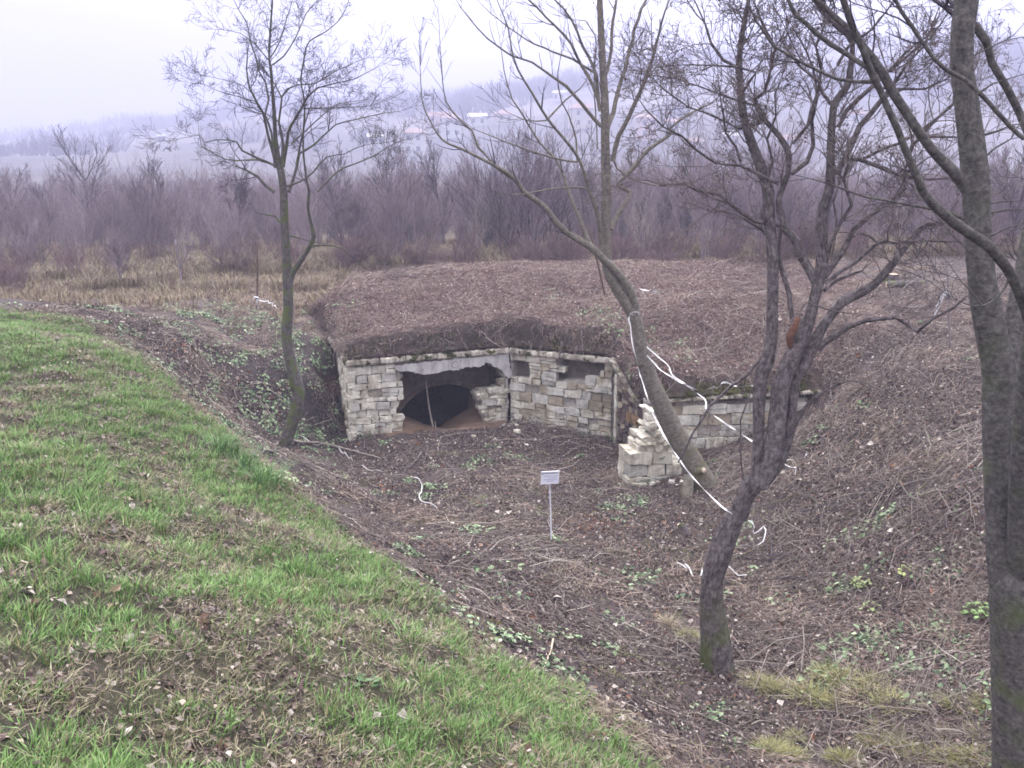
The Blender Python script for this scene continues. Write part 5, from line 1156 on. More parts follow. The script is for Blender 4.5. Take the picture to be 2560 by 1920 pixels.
# barrier tape
def ribbon(pts, w_, name, label, cat='tape', turns=1.5, group=None, roll0=0.0, step=.06, down=False):
    w = w_ * (.62 if down else .66)
    P, _ = smooth_path(np.array(pts), np.ones(len(pts)), step)
    if down: P[:, 2] = H(P[:, 0], P[:, 1]) + .055 + .02 * np.sin(np.arange(len(P)) * .9)
    n = len(P); T = np.gradient(P, axis=0); T /= np.linalg.norm(T, axis=1)[:, None] + 1e-9
    v = []; f = []; L = np.r_[0, np.cumsum(np.linalg.norm(np.diff(P, axis=0), axis=1))]
    for i in range(n):
        a = np.cross(T[i], [0, .3, 1.]); a /= np.linalg.norm(a) + 1e-9; b_ = np.cross(T[i], a); th_ = roll0 + turns * math.sin(L[i] * 1.7) + .9 * math.sin(L[i] * 4.3 + 1); s = a * math.cos(th_) + b_ * math.sin(th_); q = np.cross(T[i], s)
        fold = .25 * math.sin(L[i] * 9)
        v += [P[i] - s * w / 2 + q * w * fold * .3, P[i] + q * w * .12, P[i] + s * w / 2 - q * w * fold * .3]
    m = len(v); v += [x + np.array([0, 0, -.0012]) for x in v]
    for i in range(n - 1):
        for k in (0, 1): f.append((3 * i + k, 3 * i + k + 1, 3 * i + 4 + k, 3 * i + 3 + k)); f.append((m + 3 * i + k, m + 3 * i + 3 + k, m + 3 * i + 4 + k, m + 3 * i + k + 1))
    o = mesh_obj(name, v, f, M_WHITE, None, True)
    if label: tag(o, label, cat, group)
    return o
def path3(t, pts, d0, d1):
    q = [tile(t, *p)[:2] for p in pts]; L = np.r_[0, np.cumsum([math.hypot(a[0] - b[0], a[1] - b[1]) for a, b in zip(q[1:], q[:-1])])]; L /= L[-1]
    return [at_y(x, y, d0 + (d1 - d0) * l) for (x, y), l in zip(q, L)]
def gpath(t, pts, dz=.03): return [hitz(t, *p) + (0, 0, dz + random.uniform(-.01, .02)) for p in pts]
ribbon(path3('D', [(1880,1060),(1846,1060),(1842,1110),(1852,1150),(1868,1300),(1900,1430),(1940,1600)], 15.55, 15.0) + path3('M', [(905,210),(955,370),(1000,510),(1060,630),(1130,765),(1240,930),(1340,1065),(1480,1215),(1612,1340),(1690,1395)], 14.7, 9.85), .028, 'barrier_tape', 'long white tape stretched from the leaning tree down to the twisted trunk', turns=.5)
ribbon(path3('D', [(1985,1330),(2100,1430),(2180,1500)], 15.9, 15.2) + path3('M', [(1180,200),(1290,275),(1370,340),(1450,400),(1470,440),(1468,485),(1500,520),(1650,625),(1870,772)], 14.6, 10.1), .030, 'barrier_tape', 'white tape kinked midway, running down in front of the right hand wall', turns=.5)
ribbon(path3('D', [(1985,1400),(2070,1490)], 15.9, 15.4) + path3('M', [(1075,155),(1190,225),(1290,285),(1380,322),(1440,334),(1500,318),(1545,295),(1556,312),(1600,285),(1600,268),(1655,262),(1700,288),(1760,300),(1800,300),(1810,290),(1875,292)], 15.2, 10.2), .034, 'barrier_tape', 'crinkled white tape sagging above the mossy right hand wall', turns=.9)
ribbon(path3('D', [(1805,770),(1860,815),(1950,842),(2060,858),(2110,866),(2148,882)], 16.4, 19.2), .05, 'barrier_tape', 'short white tape end trailing behind the leaning tree', turns=.4)
ribbon(path3('D', [(1930,1060),(1920,1040),(1890,1035),(1850,1050),(1835,1100),(1850,1140)], 15.7, 15.55), .045, 'barrier_tape', 'white tape wound once around the leaning trunk', turns=.3)
ribbon(gpath('J', [(1062,742),(1078,690),(1095,670),(1130,682),(1180,698),(1230,694),(1275,668),(1295,640),(1302,610)]) , .035, 'barrier_tape', 'white tape loop curling up on the slope right of the twisted trunk', turns=.8, down=True)
ribbon(gpath('J', [(1085,690),(1105,720),(1140,735),(1170,748),(1208,775),(1196,815),(1182,848),(1215,860),(1252,868)]), .028, 'barrier_tape', 'zigzag white tape lying below the tape loop on the slope', turns=.8, down=True)
ribbon(gpath('J', [(795,1222),(830,1248),(848,1270),(836,1300),(850,1318),(885,1310),(925,1278),(945,1305),(938,1350),(922,1385),(880,1420),(820,1455),(780,1445),(725,1440)], .04), .030, 'barrier_tape', 'crumpled white tape hooked behind the middle of the twisted trunk', turns=.8, down=True)
ribbon(gpath('L', [(180,402),(215,425),(262,462),(290,450),(268,412),(245,415),(285,460),(318,512),(350,522),(385,520),(395,480),(396,440)], .05), .032, 'barrier_tape', 'looped white tape on the litter left of the twisted trunk', turns=.9, down=True)
ribbon(gpath('L', [(618,425),(622,450),(660,475),(710,500),(782,508)]), .022, 'barrier_tape', 'short white tape end right of the lower twisted trunk', turns=.4, down=True)
def sgp(pts, dz=.03): return [hp(*z1(*p)) + (0, 0, dz + random.uniform(-.01, .02)) for p in pts]
ribbon(sgp([(-30,800),(0,815),(40,838),(90,850),(150,852),(200,868),(240,898),(285,932),(330,965),(380,995),(460,1018),(560,1038),(635,1052)]), .026, 'barrier_tape', 'long thin white tape winding over the leaves left of the sign', turns=.5, down=True)
ribbon(sgp([(695,1056),(728,1078),(742,1110),(738,1150),(725,1185),(755,1212),(800,1235),(838,1252),(800,1266),(750,1268)]), .026, 'barrier_tape', 'hooked end of white tape on the pit floor', turns=.6, down=True)

def stake(tl, top, bot, d, r, label, mat=M_RUST):
    p0 = at_y(*tile(tl, *top)[:2], d); p1 = at_y(*tile(tl, *bot)[:2], d); p1[2] = min(p1[2], gz(p1[0], p1[1])) - .15
    tb = Tubes(); P, R = smooth_path([p1, (p0 + p1) / 2 + (r * .5, 0, 0), p0], [r, r, r * .9], .2); tb.add(P, R, 7, True, .1); o = tb.build('stake', mat); return tag(o, label, 'stake')
h1 = hitz('B', 697, 1040)
stake('B', (702, 440), (694, 1010), h1[1] + .15, .022, 'upright brown stake with white tape at its foot on the left')
dS = h1[1] + .1
ribbon([at_y(*tile('B', *p)[:2], dS) for p in [(655,965),(662,925),(675,905),(722,915),(700,935),(704,990),(716,1010),(700,1038),(670,1036)]], .06, 'barrier_tape', 'white tape knotted round the foot of the left stake', turns=.8)
ribbon([at_y(*tile('B', *p)[:2], dS + .1) for p in [(715,932),(760,945),(795,938),(805,960),(840,955),(832,990),(850,978),(872,1000)]], .05, 'barrier_tape', 'white tape strand trailing right from the left stake', turns=.8)
h2 = hitz('I', 1580, 1375)
stake('I', (1548, 612), (1578, 1370), h2[1], .018, 'tall grey stake with white tape standing on the right hand slope', M_STAKE)
ribbon([at_y(*tile('I', *p)[:2], h2[1] - .05) for p in [(1540,830),(1560,845),(1545,862),(1510,900),(1470,985),(1420,1095)]], .11, 'barrier_tape', 'broad white tape hanging from the tall stake', turns=.3)
ribbon([at_y(*tile('I', *p)[:2], h2[1] - .05) for p in [(1535,826),(1562,838),(1548,860),(1570,880),(1590,915),(1604,965)]], .035, 'barrier_tape', 'thin white tape strand hanging right of the tall stake', turns=.5)
h3 = hitz('D', 1650, 905)
stake('D', (1490, 305), (1650, 905), h3[1], .024, 'leaning wooden pole standing on the mound behind the leaning tree')
# pole standing in the broken opening
u, z = PA.px(*z1(816, 716), -.25); q0 = np.array(PA.pt(u, z - .12, -.25)); u, z = PA.px(*z1(766, 432), -.55); q1 = np.array(PA.pt(u, z, -.55))
tb = Tubes(); P, R = smooth_path([q0, (q0 * .5 + q1 * .5) + (-.02, 0, 0), q1], [.026, .02, .013], .08); tb.add(P, R, 7, True, .12); tag(tb.build('pole', M_POLE), 'thin bare pole propped in the broken arched opening', 'pole')
tb = Tubes(); tb.add([q0 + (.05, -.03, .06), q0 + (.03, -.05, .24)], [.012, .008], 5); tag(tb.build('stick', M_POLE), 'short stub beside the foot of the propped pole', 'stick')

# branches lying about
def lying(pts, r, label, mat=M_BARK2, dz=.03, tilt=None, fn=hp):
    P = [fn(*q) for q in pts]; P = np.array([p + (0, 0, dz) for p in P]); P, R = smooth_path(P, np.linspace(r, r * .45, len(P)), .12); P[:, 2] = H(P[:, 0], P[:, 1]) + dz + r + rng.normal(size=len(P)) * .006
    tb = Tubes(); tb.add(P, R, 6, True, .15); o = tb.build('fallen_branch', mat); return tag(o, label, 'branch')
def S2(x, y): return (0 + x / 1.728) * K, (960 + y / 1.728) * K
lying([S2(1100,252), S2(1215,262), S2(1300,268), S2(1420,276), S2(1500,298), S2(1580,318), S2(1645,336)], .034, 'long straight fallen branch lying beside the left tree foot', M_POLE)
lying([S2(1095,335), S2(1130,318), S2(1180,304), S2(1235,298)], .030, 'short dark branch on the ground left of the slim tree', M_BARK1)
lying([tile('M',590,1305)[:2], tile('M',650,1355)[:2], tile('M',712,1405)[:2]], .014, 'thin pale twig lying right of the sign')
lying([(1195,1392),(1188,1420),(1172,1455)], .013, 'pale straight stick near the front of the pit', M_CUT)
lying([(1215,1200),(1170,1235),(1125,1252)], .012, 'thin grey twig in front of the sign', M_BARK1)
lying([tile('L',590,575)[:2], tile('L',750,590)[:2], tile('L',870,605)[:2], tile('L',985,640)[:2]], .016, 'dark thin branch right of the twisted trunk', M_BARK1)
lying([tile('L',905,1100)[:2], tile('L',1050,1105)[:2], tile('L',1180,1140)[:2], tile('L',1270,1160)[:2]], .014, 'thin dark branch low in the right of the pit', M_BARK1)
lying([tile('L',280,1130)[:2], tile('L',330,1180)[:2], tile('L',385,1225)[:2]], .014, 'bent pale stick beside the mossy trunk foot')
lying([tile('J',1490,640)[:2], tile('J',1600,720)[:2], tile('J',1690,780)[:2]], .016, 'brown stick lying uppermost on the right slope')
lying([tile('J',1960,770)[:2], tile('J',2060,850)[:2], tile('J',2130,930)[:2], tile('J',2200,1030)[:2]], .016, 'long curved pale stick on the right slope')
lying([tile('J',1480,640)[:2], tile('J',1490,760)[:2], tile('J',1470,900)[:2]], .012, 'thin pale upright lying stem on the right slope')
lying([tile('J',1110,1150)[:2], tile('J',1210,1250)[:2]], .014, 'short brown stick just right of the twisted trunk')
lying([tile('J',920,1190)[:2], tile('J',1070,1270)[:2]], .016, 'pale stick touching the crumpled tape')
lying([tile('J',2060,340)[:2], tile('J',2212,440)[:2]], .014, 'thin pale stem near the silver trunk')
lying([tile('J',1300,1000)[:2], tile('J',1400,1060)[:2], tile('J',1490,1105)[:2]], .014, 'brown stick in the middle of the right slope', M_BARK1)
random.seed(77); nb = 0
while nb < 70:                                     # cut brushwood on the right hand slope
    dx, dy = random.uniform(1640, 2110), random.uniform(900, 1330); p = hit(dx, dy)
    if p[0] < 3.4: continue
    L = random.uniform(.3, 1.1); a = random.choice([random.uniform(-.9, -.2), random.uniform(0, 3.14)]); n = 4; P = []
    for i in range(n):
        x, y = p[0] + math.cos(a) * L * (i / (n - 1) - .5), p[1] + math.sin(a) * L * (i / (n - 1) - .5); P.append((x, y, gz(x, y) + .03 + random.uniform(0, .04)))
    tb = Tubes(); rr_ = random.uniform(.004, .012); tb.add(P, np.linspace(rr_, rr_ * .5, n), 5, True); tag(tb.build('cut_stick', random.choice([M_BARK1, M_BARK2, M_TWIG1])), 'one of the cut brushwood sticks strewn over the right slope', 'stick', 'cut brushwood sticks on the right slope'); nb += 1

# logs, stumps, stones
def log(p, a, L, r, label, up=0.0):
    d = np.array([math.cos(a), math.sin(a), up]); q = [p - d * L / 2, p + d * L / 2]; root = empty('cut_log', tuple(p), label, 'log')
    tb = Tubes(); tb.add(q, [r, r * .92], 12, False, .12); tb.build('bark', M_BARK1, root)
    for e, s in ((q[0], -1), (q[1], 1)):
        th_ = np.arange(12) / 12 * 6.283; A = np.cross(d, [0, 0, 1.]); A /= np.linalg.norm(A); B = np.cross(d, A)
        v = [e + d * s * .002] + [e + r * .93 * (A * math.cos(t) + B * math.sin(t)) for t in th_]; mesh_obj('cut_end', v, [(0, i + 1, (i + 1) % 12 + 1) for i in range(12)], M_CUT, root)
    return root
p = hitz('I', 1188, 830); log(p + (0, 0, .09), .05, .95, .085, 'long cut log lying at the back of the right slope')
p = hitz('I', 1060, 820)
def stump(p, r, h, label, mat=M_BARK1, lean_=(0, 0)):
    root = empty('tree_stump', tuple(p), label, 'stump'); tb = Tubes(); P = [p + (0, 0, -.15), p + (0, 0, h * .4), p + (lean_[0], lean_[1], h)]; tb.add(P, [r * 1.25, r * 1.05, r], 12, False, .15); tb.build('bark', mat, root)
    c_ = p + (lean_[0], lean_[1], h - .004); th_ = np.arange(12) / 12 * 6.283; v = [c_] + [c_ + r * .97 * np.array([math.cos(t), math.sin(t), 0]) for t in th_]
    mesh_obj('cut_top', v, [(0, i + 1, (i + 1) % 12 + 1) for i in range(12)], M_CUT, root)
stump(p, .16, .32, 'low sawn stump beside the cut log at the back right')
p = hitz('J', 265, 1320); stump(p, .055, .16, 'small mossy sawn stub leaning in the pit left of the twisted trunk', M_BARK3, (-.08, .1))
for (x, y, s, lb) in ((1340,765,.16,'largest angular white stone before the right hand panel'),(1200,806,.09,'white stone chip below the rubble by the opening'),(1228,860,.08,'lowest small white stone before the ruin'),(1066,788,.09,'flat white stone at the sand\'s edge'),(932,1335,.06,'small white stone in the litter below the tape hook'),(1172,792,.05,'tiny white stone beside the stone chip'),(780,800,.05,'tiny pale stone below the left pier')):
    p = hp(*z1(x, y)); o = rock('white_stone', p + (0, 0, s * .25), (s, s * .8, s * .6), M_STONE, None, .2); tag(o, lb, 'stone')
random.seed(31)
for i in range(16):
    p = hp(*z1(1300 + random.uniform(-45, 40), 705 + random.uniform(-14, 20))); s = random.uniform(.03, .08); o = rock('rubble_piece', p + (0, 0, s * .3), (s, s, s * .7), M_STONE, None, .2); tag(o, 'one of the pale rubble pieces heaped at the inner corner', 'rubble', 'pale rubble pieces at the inner corner')
for i, (dx, dy) in enumerate(((118,1333),(960,1350),(1530,1555))):
    pass

random.seed(55)
for i in range(14):
    q = tile('M', random.uniform(830, 1290), random.uniform(1120, 1165)); p = hit(q[0], q[1]); sz = random.uniform(.04, .11); o = rock('rubble_piece', p + (0, 0, sz * .25), (sz * 1.3, sz, sz * .7), M_STONE if i % 3 else M_STONE_G, None, .16); tag(o, 'one of the fallen stone pieces at the foot of the masonry stump', 'rubble', 'fallen pieces at the masonry stump')
# yellowish grass tussocks, bottom right and by the trunk
def tussock(p, s, i, label, group=None, straw=False):
    pal = [(.28, .24, .13), (.33, .28, .17), (.36, .29, .22)] if straw else [(.20, .20, .075), (.24, .22, .09), (.15, .17, .055), (.28, .24, .12)]
    o = TUS[(straw, i % 4)].copy(); C.objects.link(o); o.location = p; o.rotation_euler = (0, 0, random.uniform(0, 6.28)); o.scale = (s, s, s * random.uniform(.8, 1.1)); tag(o, label, 'grass tussock', group)
TUS = {}
for st in (False, True):
    for i in range(4): 
        pal = [(.26, .22, .13), (.31, .26, .17), (.36, .29, .22)] if st else [(.20, .20, .075), (.24, .22, .09), (.15, .17, .055), (.28, .24, .12)]
        o = tuft_tmpl(500 + i + 10 * st, 190, .20, .13, pal, 1.15, .0032); o.name = 'grass_tussock'; TUS[(st, i)] = o
random.seed(41)
tl_ = [('L',1490,1350,1,0),('L',1630,1420,1.15,0),('L',1790,1560,1.2,1),('L',1900,1470,1.1,0),('L',1310,1540,1.1,0),('L',1460,1590,.9,0),('L',2040,1610,1.1,0),('L',930,1440,.9,0),('L',850,1390,.8,1),('L',1000,1470,.8,0),('L',1200,1450,.8,1),('L',100,900,.8,1),('L',280,1010,.8,0),('L',1060,1430,.6,0),('L',1600,1600,.8,0)]
for k, (t, x, y, s, st) in enumerate(tl_):
    p = hitz(t, x, y + 25); tussock(p, s, k, 'yellowish grass tussock growing in the pit litter right of the twisted trunk' if x > 400 else 'pale grass tussock left of the twisted trunk', 'yellowish grass tussocks of the pit' if x > 400 else 'tussocks left of the twisted trunk', bool(st))
n = 0
while n < 38:
    dx, dy = random.uniform(1640, 2150), random.uniform(1470, 1659)
    if dy < 1550 + (1900 - dx) * .2: continue
    if vnoise(dx / 55., dy / 35., 5) < .5: continue
    p = hit(dx, dy); tussock(p, random.uniform(.35, .8), n, 'yellowish grass tussock growing in the pit litter right of the twisted trunk', 'yellowish grass tussocks of the pit', random.random() < .25); n += 1
# leafy green plants
def plant(p, n, R, h, size, pal, label, sd):
    random.seed(sd); root = empty('leafy_plant', tuple(p), label, 'plant'); v, f, col = [], [], []; v2, f2, c2 = [], [], []
    for _ in range(n):
        a = random.uniform(0, 6.28); r = R * math.sqrt(random.random()); q = (p[0] + r * math.cos(a), p[1] + r * math.sin(a), p[2] + random.uniform(.15, 1) * h * (1.1 - r / R * .6)); c_ = random.choice(pal); k = random.uniform(.75, 1.2)
        for _k in range(3): leaf_faces(v, f, col, (q[0] + random.uniform(-.02, .02), q[1] + random.uniform(-.02, .02), q[2]), size * random.uniform(.6, 1.3), random.uniform(0, 6.28), random.uniform(-.7, .5), random.uniform(-.5, .5), tuple(x * k for x in c_), .15)
        stick(v2, f2, c2, (p[0] + r * .3 * math.cos(a), p[1] + r * .3 * math.sin(a), p[2] - .01), np.array(q) - (p[0] + r * .3 * math.cos(a), p[1] + r * .3 * math.sin(a), p[2]) + 1e-3, math.dist(q, (p[0] + r * .3 * math.cos(a), p[1] + r * .3 * math.sin(a), p[2])), .002, (.16, .17, .08), .03)
    mesh_obj('foliage', v, f, M_BLADE, root, fcol=col); mesh_obj('stem', v2, f2, M_BLADE, root, fcol=c2)
LG = [(.17, .27, .09), (.21, .31, .12), (.13, .21, .07)]; DG = [(.07, .13, .05), (.10, .17, .07), (.05, .10, .04)]
plant(hp(2112, 1335), 60, .17, .22, .05, LG, 'bright green leafy plant beside the silver trunk', 1)
plant(hp(1862, 1270), 34, .14, .16, .045, [(.20, .26, .10), (.27, .31, .14)], 'yellow green leafy plant in the right of the pit', 2)
plant(hp(1880, 1318), 26, .13, .12, .045, [(.20, .26, .10), (.25, .29, .13)], 'small yellow green plant just below another on the right', 3)
plant(hp(1962, 1240), 16, .16, .12, .045, [(.30, .35, .13)], 'sparse yellow leaved plant higher on the right slope', 4)
plant(hp(*tile('M', 930, 1140)[:2]), 40, .2, .1, .06, DG, 'dark green plant at the foot of the masonry stump', 5)
plant(np.array(PP.pt(.5, .42, -.05)), 22, .1, .08, .035, DG, 'small dark moss plant growing on the masonry stump', 6)
plant(hp(600, 1045), 60, .25, .16, .05, [(.30, .36, .2), (.36, .40, .26), (.2, .28, .12)], 'pale green leafy plant on the lip of the bank', 7)
plant(hp(*z1(385, 782)), 26, .2, .08, .05, DG, 'green plant at the foot of the left pier', 8)
plant(hp(*tile('M', 660, 770)[:2]), 22, .14, .14, .05, DG, 'green plant at the right end of the stone panel', 9)
plant(hp(*tile('M', 440, 715)[:2]), 20, .2, .08, .05, [(.10, .16, .07)], 'low green plant before the right hand stone panel', 10)
plant(hp(*tile('L', 260, 700)[:2]), 20, .16, .06, .05, [(.10, .19, .10)], 'low blue green plant left of the twisted trunk', 11)
plant(hp(790, 1520 - 45), 12, .1, .05, .05, DG, 'low broad leaved weed on the grassy bank', 12)
# dark tall grass clump on the lip
for k, (x, y, s) in enumerate(((560, 1050, 1.3), (470, 980, 1.2), (520, 1010, 1.1))):
    p = hit(x, y); o = bpy.data.objects.new('grass_clump', tuft_tmpl(600 + k, 260, .26, .2, [(.08, .15, .05), (.11, .2, .07), (.14, .24, .09)], 1.0, .0035).data); C.objects.link(o); o.location = p; o.scale = (s, s, s)
    tag(o, ['darkest tall green grass clump on the lip of the bank', 'upper green grass clump on the lip of the bank', 'middle green grass clump on the lip of the bank'][k], 'grass clump')
# brown leaf heap on the left slope by the ruin
p = hp(*z1(150, 500)); 
scatter('bracken_heap', 'heap of dead reddish brown bracken left of the ruin', np.stack([p[0] + rng.normal(0, .35, 90), p[1] + rng.normal(0, .3, 90), 0 * rng.normal(size=90)], -1) * [1, 1, 0] + np.stack([np.zeros(90), np.zeros(90), np.full(90, p[2]) + rng.uniform(-.15, .15, 90)], -1), rng.uniform(-.5, .5, (90, 3)), rng.uniform(.6, 1.1, 90), coll('bracken_kinds', [litter_tmpl(700 + i, [(.12, .06, .05), (.18, .09, .07), (.08, .04, .04)], 50, .05, R=.22, sticks=14, up=.12) for i in range(4)]), 4)

# ================================================================== thicket, valley, haze
def shrub_mesh(i, h, stems, spread, kids, r, cr=.16, lv=2, name='bare_shrub'):
    tb = Tubes()
    for s in range(stems):
        a = rng.uniform(0, 6.28); q = np.array([math.cos(a), math.sin(a), 0]) * rng.uniform(0, .25) * spread; d = np.array([math.cos(a) * spread * rng.uniform(.1, .7), math.sin(a) * spread * rng.uniform(.1, .7), 1.0]); d /= np.linalg.norm(d)
        twig(tb, q + (0, 0, -.1), d, h * rng.uniform(.55, 1), r * rng.uniform(.6, 1.1), lv, cr, .12, kids, .55, None, .004)
    o = tb.build(name, M_SHRUB, None, False, False); return o
tpl = [shrub_mesh(i, 3.1, 9, .55, 6, .022) for i in range(6)]
tpl_pale = [shrub_mesh(i, 2.9, 6, .5, 5, .016) for i in range(2)]
for o in tpl_pale: o.data.materials.clear(); o.data.materials.append(M_SHRUB_PALE)
tpl_low = [shrub_mesh(i, 1.3, 16, 1.1, 5, .010, .3, 2, 'bramble_bush') for i in range(4)]
for o in tpl_low: o.data.materials.clear(); o.data.materials.append(M_SHRUB_RED)
tpl_dark = [shrub_mesh(i, 3.2, 11, .9, 6, .026, .3, 2) for i in range(2)]
M_SHD = noise_mat('dark_stem', [(.06, .048, .06), (.12, .10, .12)], 3, bump=0)
for o in tpl_dark: o.data.materials.clear(); o.data.materials.append(M_SHD)
def gzf(x, y): return float(H(np.array([x]), np.array([y]))[0])
rs = random.Random(3)
def put(o, name, x, y, s, label, cat, group):
    c_ = o.copy(); c_.name = name; C.objects.link(c_); c_.location = (x, y, gzf(x, y)); c_.rotation_euler = (0, 0, rs.uniform(0, 6.28)); c_.scale = (s, s, s * rs.uniform(.9, 1.12)); return tag(c_, label, cat, group)
n = 0
while n < 150:
    y = 27 + 17 * rs.random() ** 1.2; x = rs.uniform(-.62, .62) * y
    front = 31.4 if x > -4.5 else 31.0 + 2.0 * rs.random()
    if y < front: continue
    s = rs.uniform(.45, 1.05) * (.85 if x < -4.5 else .92 if x < 3 else 1.05) * (.68 + .6 * float(vnoise(np.array([x * .35]), np.array([y * .2]), 7)[0]))
    sx = x / y
    where = 'left of the slim grey tree' if sx < -.27 else 'between the slim grey tree and the leaning tree' if sx < .1 else 'right of the leaning tree'
    pale = rs.random() < .14
    put(rs.choice(tpl_pale if pale else tpl), 'bare_shrub', x, y, s * (.85 if pale else 1), ('pale stemmed' if pale else 'leafless grey purple') + ' sapling in the thicket ' + where, 'shrub', ('pale saplings ' if pale else 'saplings ') + where); n += 1
n = 0
while n < 75:
    y = 24.5 + 9 * rs.random(); x = rs.uniform(-.6, .6) * y
    if -5 < x and y < 29.6: continue
    if -9 < x < -4 and y < 27.5: continue
    if x < -5 and (rs.random() < .55 or (x > -13 and y < 30)): continue
    s = rs.uniform(.45, 1.0)
    sx = x / y
    where = 'at the field edge on the left' if sx < -.2 else 'behind the mound left of the leaning trunk' if sx < .12 else 'behind the mound right of the leaning trunk'
    put(rs.choice(tpl_low), 'bramble_bush', x, y, s, 'low reddish bramble bush ' + where, 'bush', 'bramble bushes ' + where); n += 1
for (dx, yy, s) in ((1085, 33.5, 1.05), (1130, 34, 1.1), (1180, 34, .95), (1050, 35, .9)):
    x = (dx - CX) / F * (yy * CP + 1); put(rs.choice(tpl_dark), 'dark_bush', x, yy, s, 'one of the tall dark tangled bushes behind the mound centre', 'bush', 'tall dark bushes behind the mound')
# far part of the thicket, one mass
x = rng.uniform(-60, 60, 1500); y = rng.uniform(42, 75, 1500); k = np.abs(x) < y * .75; x, y = x[k], y[k]; z = np.maximum(H(x, y), hill_h(x, y)) - .2
scatter('far_thicket', 'purple grey mass of the thicket stretching back', np.stack([x, y, z], -1), np.stack([0 * x, 0 * x, rng.uniform(0, 6, len(x))], -1), rng.uniform(.5, 1.05, len(x)), coll('shrub_kinds', tpl), 6)
# taller single trees in the thicket
def thicket_tree(dx, y, top_dy, label, mat=M_SHRUB, r=.06, spread=.5, group=None, sd=0, kids=6):
    x = (dx - CX) / F * (y * CP + 1); z0 = gzf(x, y) if y < 60 else float(hill_h(np.array([x]), np.array([y]))[0]); top = at_y(dx, top_dy, y)[2]; h = top - z0
    root = empty('bare_tree', (x, y, z0), label, 'tree', group)
    P = [(x, y, z0 - .2)]; d = np.array([0, 0, 1.]); q = np.array([x, y, z0 - .2]); 
    for i in range(5): d = d + rvec() * .1; d /= np.linalg.norm(d); q = q + d * h * .13; P.append(q)
    tb = Tubes(); tb.add(P, np.linspace(r, r * .55, 6), 7); tb.build('trunk', mat, root)
    tb = Tubes()
    for i in range(11):
        j = rng.integers(2, 6); a = rng.uniform(0, 6.28); dd = np.array([math.cos(a) * spread, math.sin(a) * spread, 1.0]) * rng.uniform(.9, 1.1); dd /= np.linalg.norm(dd)
        twig(tb, np.array(P[j]), dd, h * rng.uniform(.32, .48), r * .35, 3, .14, .08, kids - 2, .55, None, .005)
    tag(tb.build('crown', mat, root, False), kind='stuff')
thicket_tree(200, 48, 300, 'fan shaped bare tree rising above the thicket at far left', M_SHD, .10, .7)
thicket_tree(1120, 38, 290, 'broad dark bare tree above the thicket centre', M_SHD, .10, .9)
thicket_tree(1190, 40, 275, 'taller purple bare tree right of the broad dark one', M_SHRUB, .09, .7)
thicket_tree(395, 29, 440, 'leaning bare sapling standing at the thicket edge on the left', M_SHRUB, .035, .6, kids=5)
thicket_tree(270, 29, 500, 'small many stemmed sapling left of the leaning one', M_SHRUB, .03, .5)
thicket_tree(770, 32, 420, 'pale thin sapling right of the slim grey tree', M_SHRUB, .03, .3)
thicket_tree(2180, 33, 300, 'bare tree behind the silver trunk at far right', M_SHD, .08, .7)
thicket_tree(1640, 42, 320, 'bare tree in the thicket right of the leaning tree', M_SHD, .08, .7)
thicket_tree(1900, 40, 330, 'bare tree in the thicket behind the twisted crown', M_SHD, .08, .7)
for dx, y, t, m_, r_ in ((40,40,370,0,.05),(110,44,395,1,.05),(330,42,350,1,.05),(440,40,372,0,.045),(520,38,345,1,.05),(690,40,352,0,.05),(745,38,338,1,.045),(850,37,330,1,.05),(905,36,350,0,.045),(960,40,318,1,.06),(1020,39,330,0,.05),(1265,38,320,1,.05),(1330,40,345,0,.05),(1560,41,330,1,.05),(2140,38,310,0,.06)):
    thicket_tree(dx, y, t, 'one of the taller bare trees standing out of the thicket', (M_SHRUB, M_SHD)[m_], r_, rs.uniform(.3, .6), 'taller bare trees of the thicket', kids=6)
for dx, y, t in ((1380,36,420),(1430,38,400),(1480,35,430),(1540,36,410),(1590,38,400),(1720,35,420),(1780,37,410),(1960,35,400),(2020,37,390),(2080,36,410)):
    thicket_tree(dx, y, t, 'one of the thin dark saplings lining the field at right', M_SHD, .045, .3, 'thin dark saplings at right', kids=5)

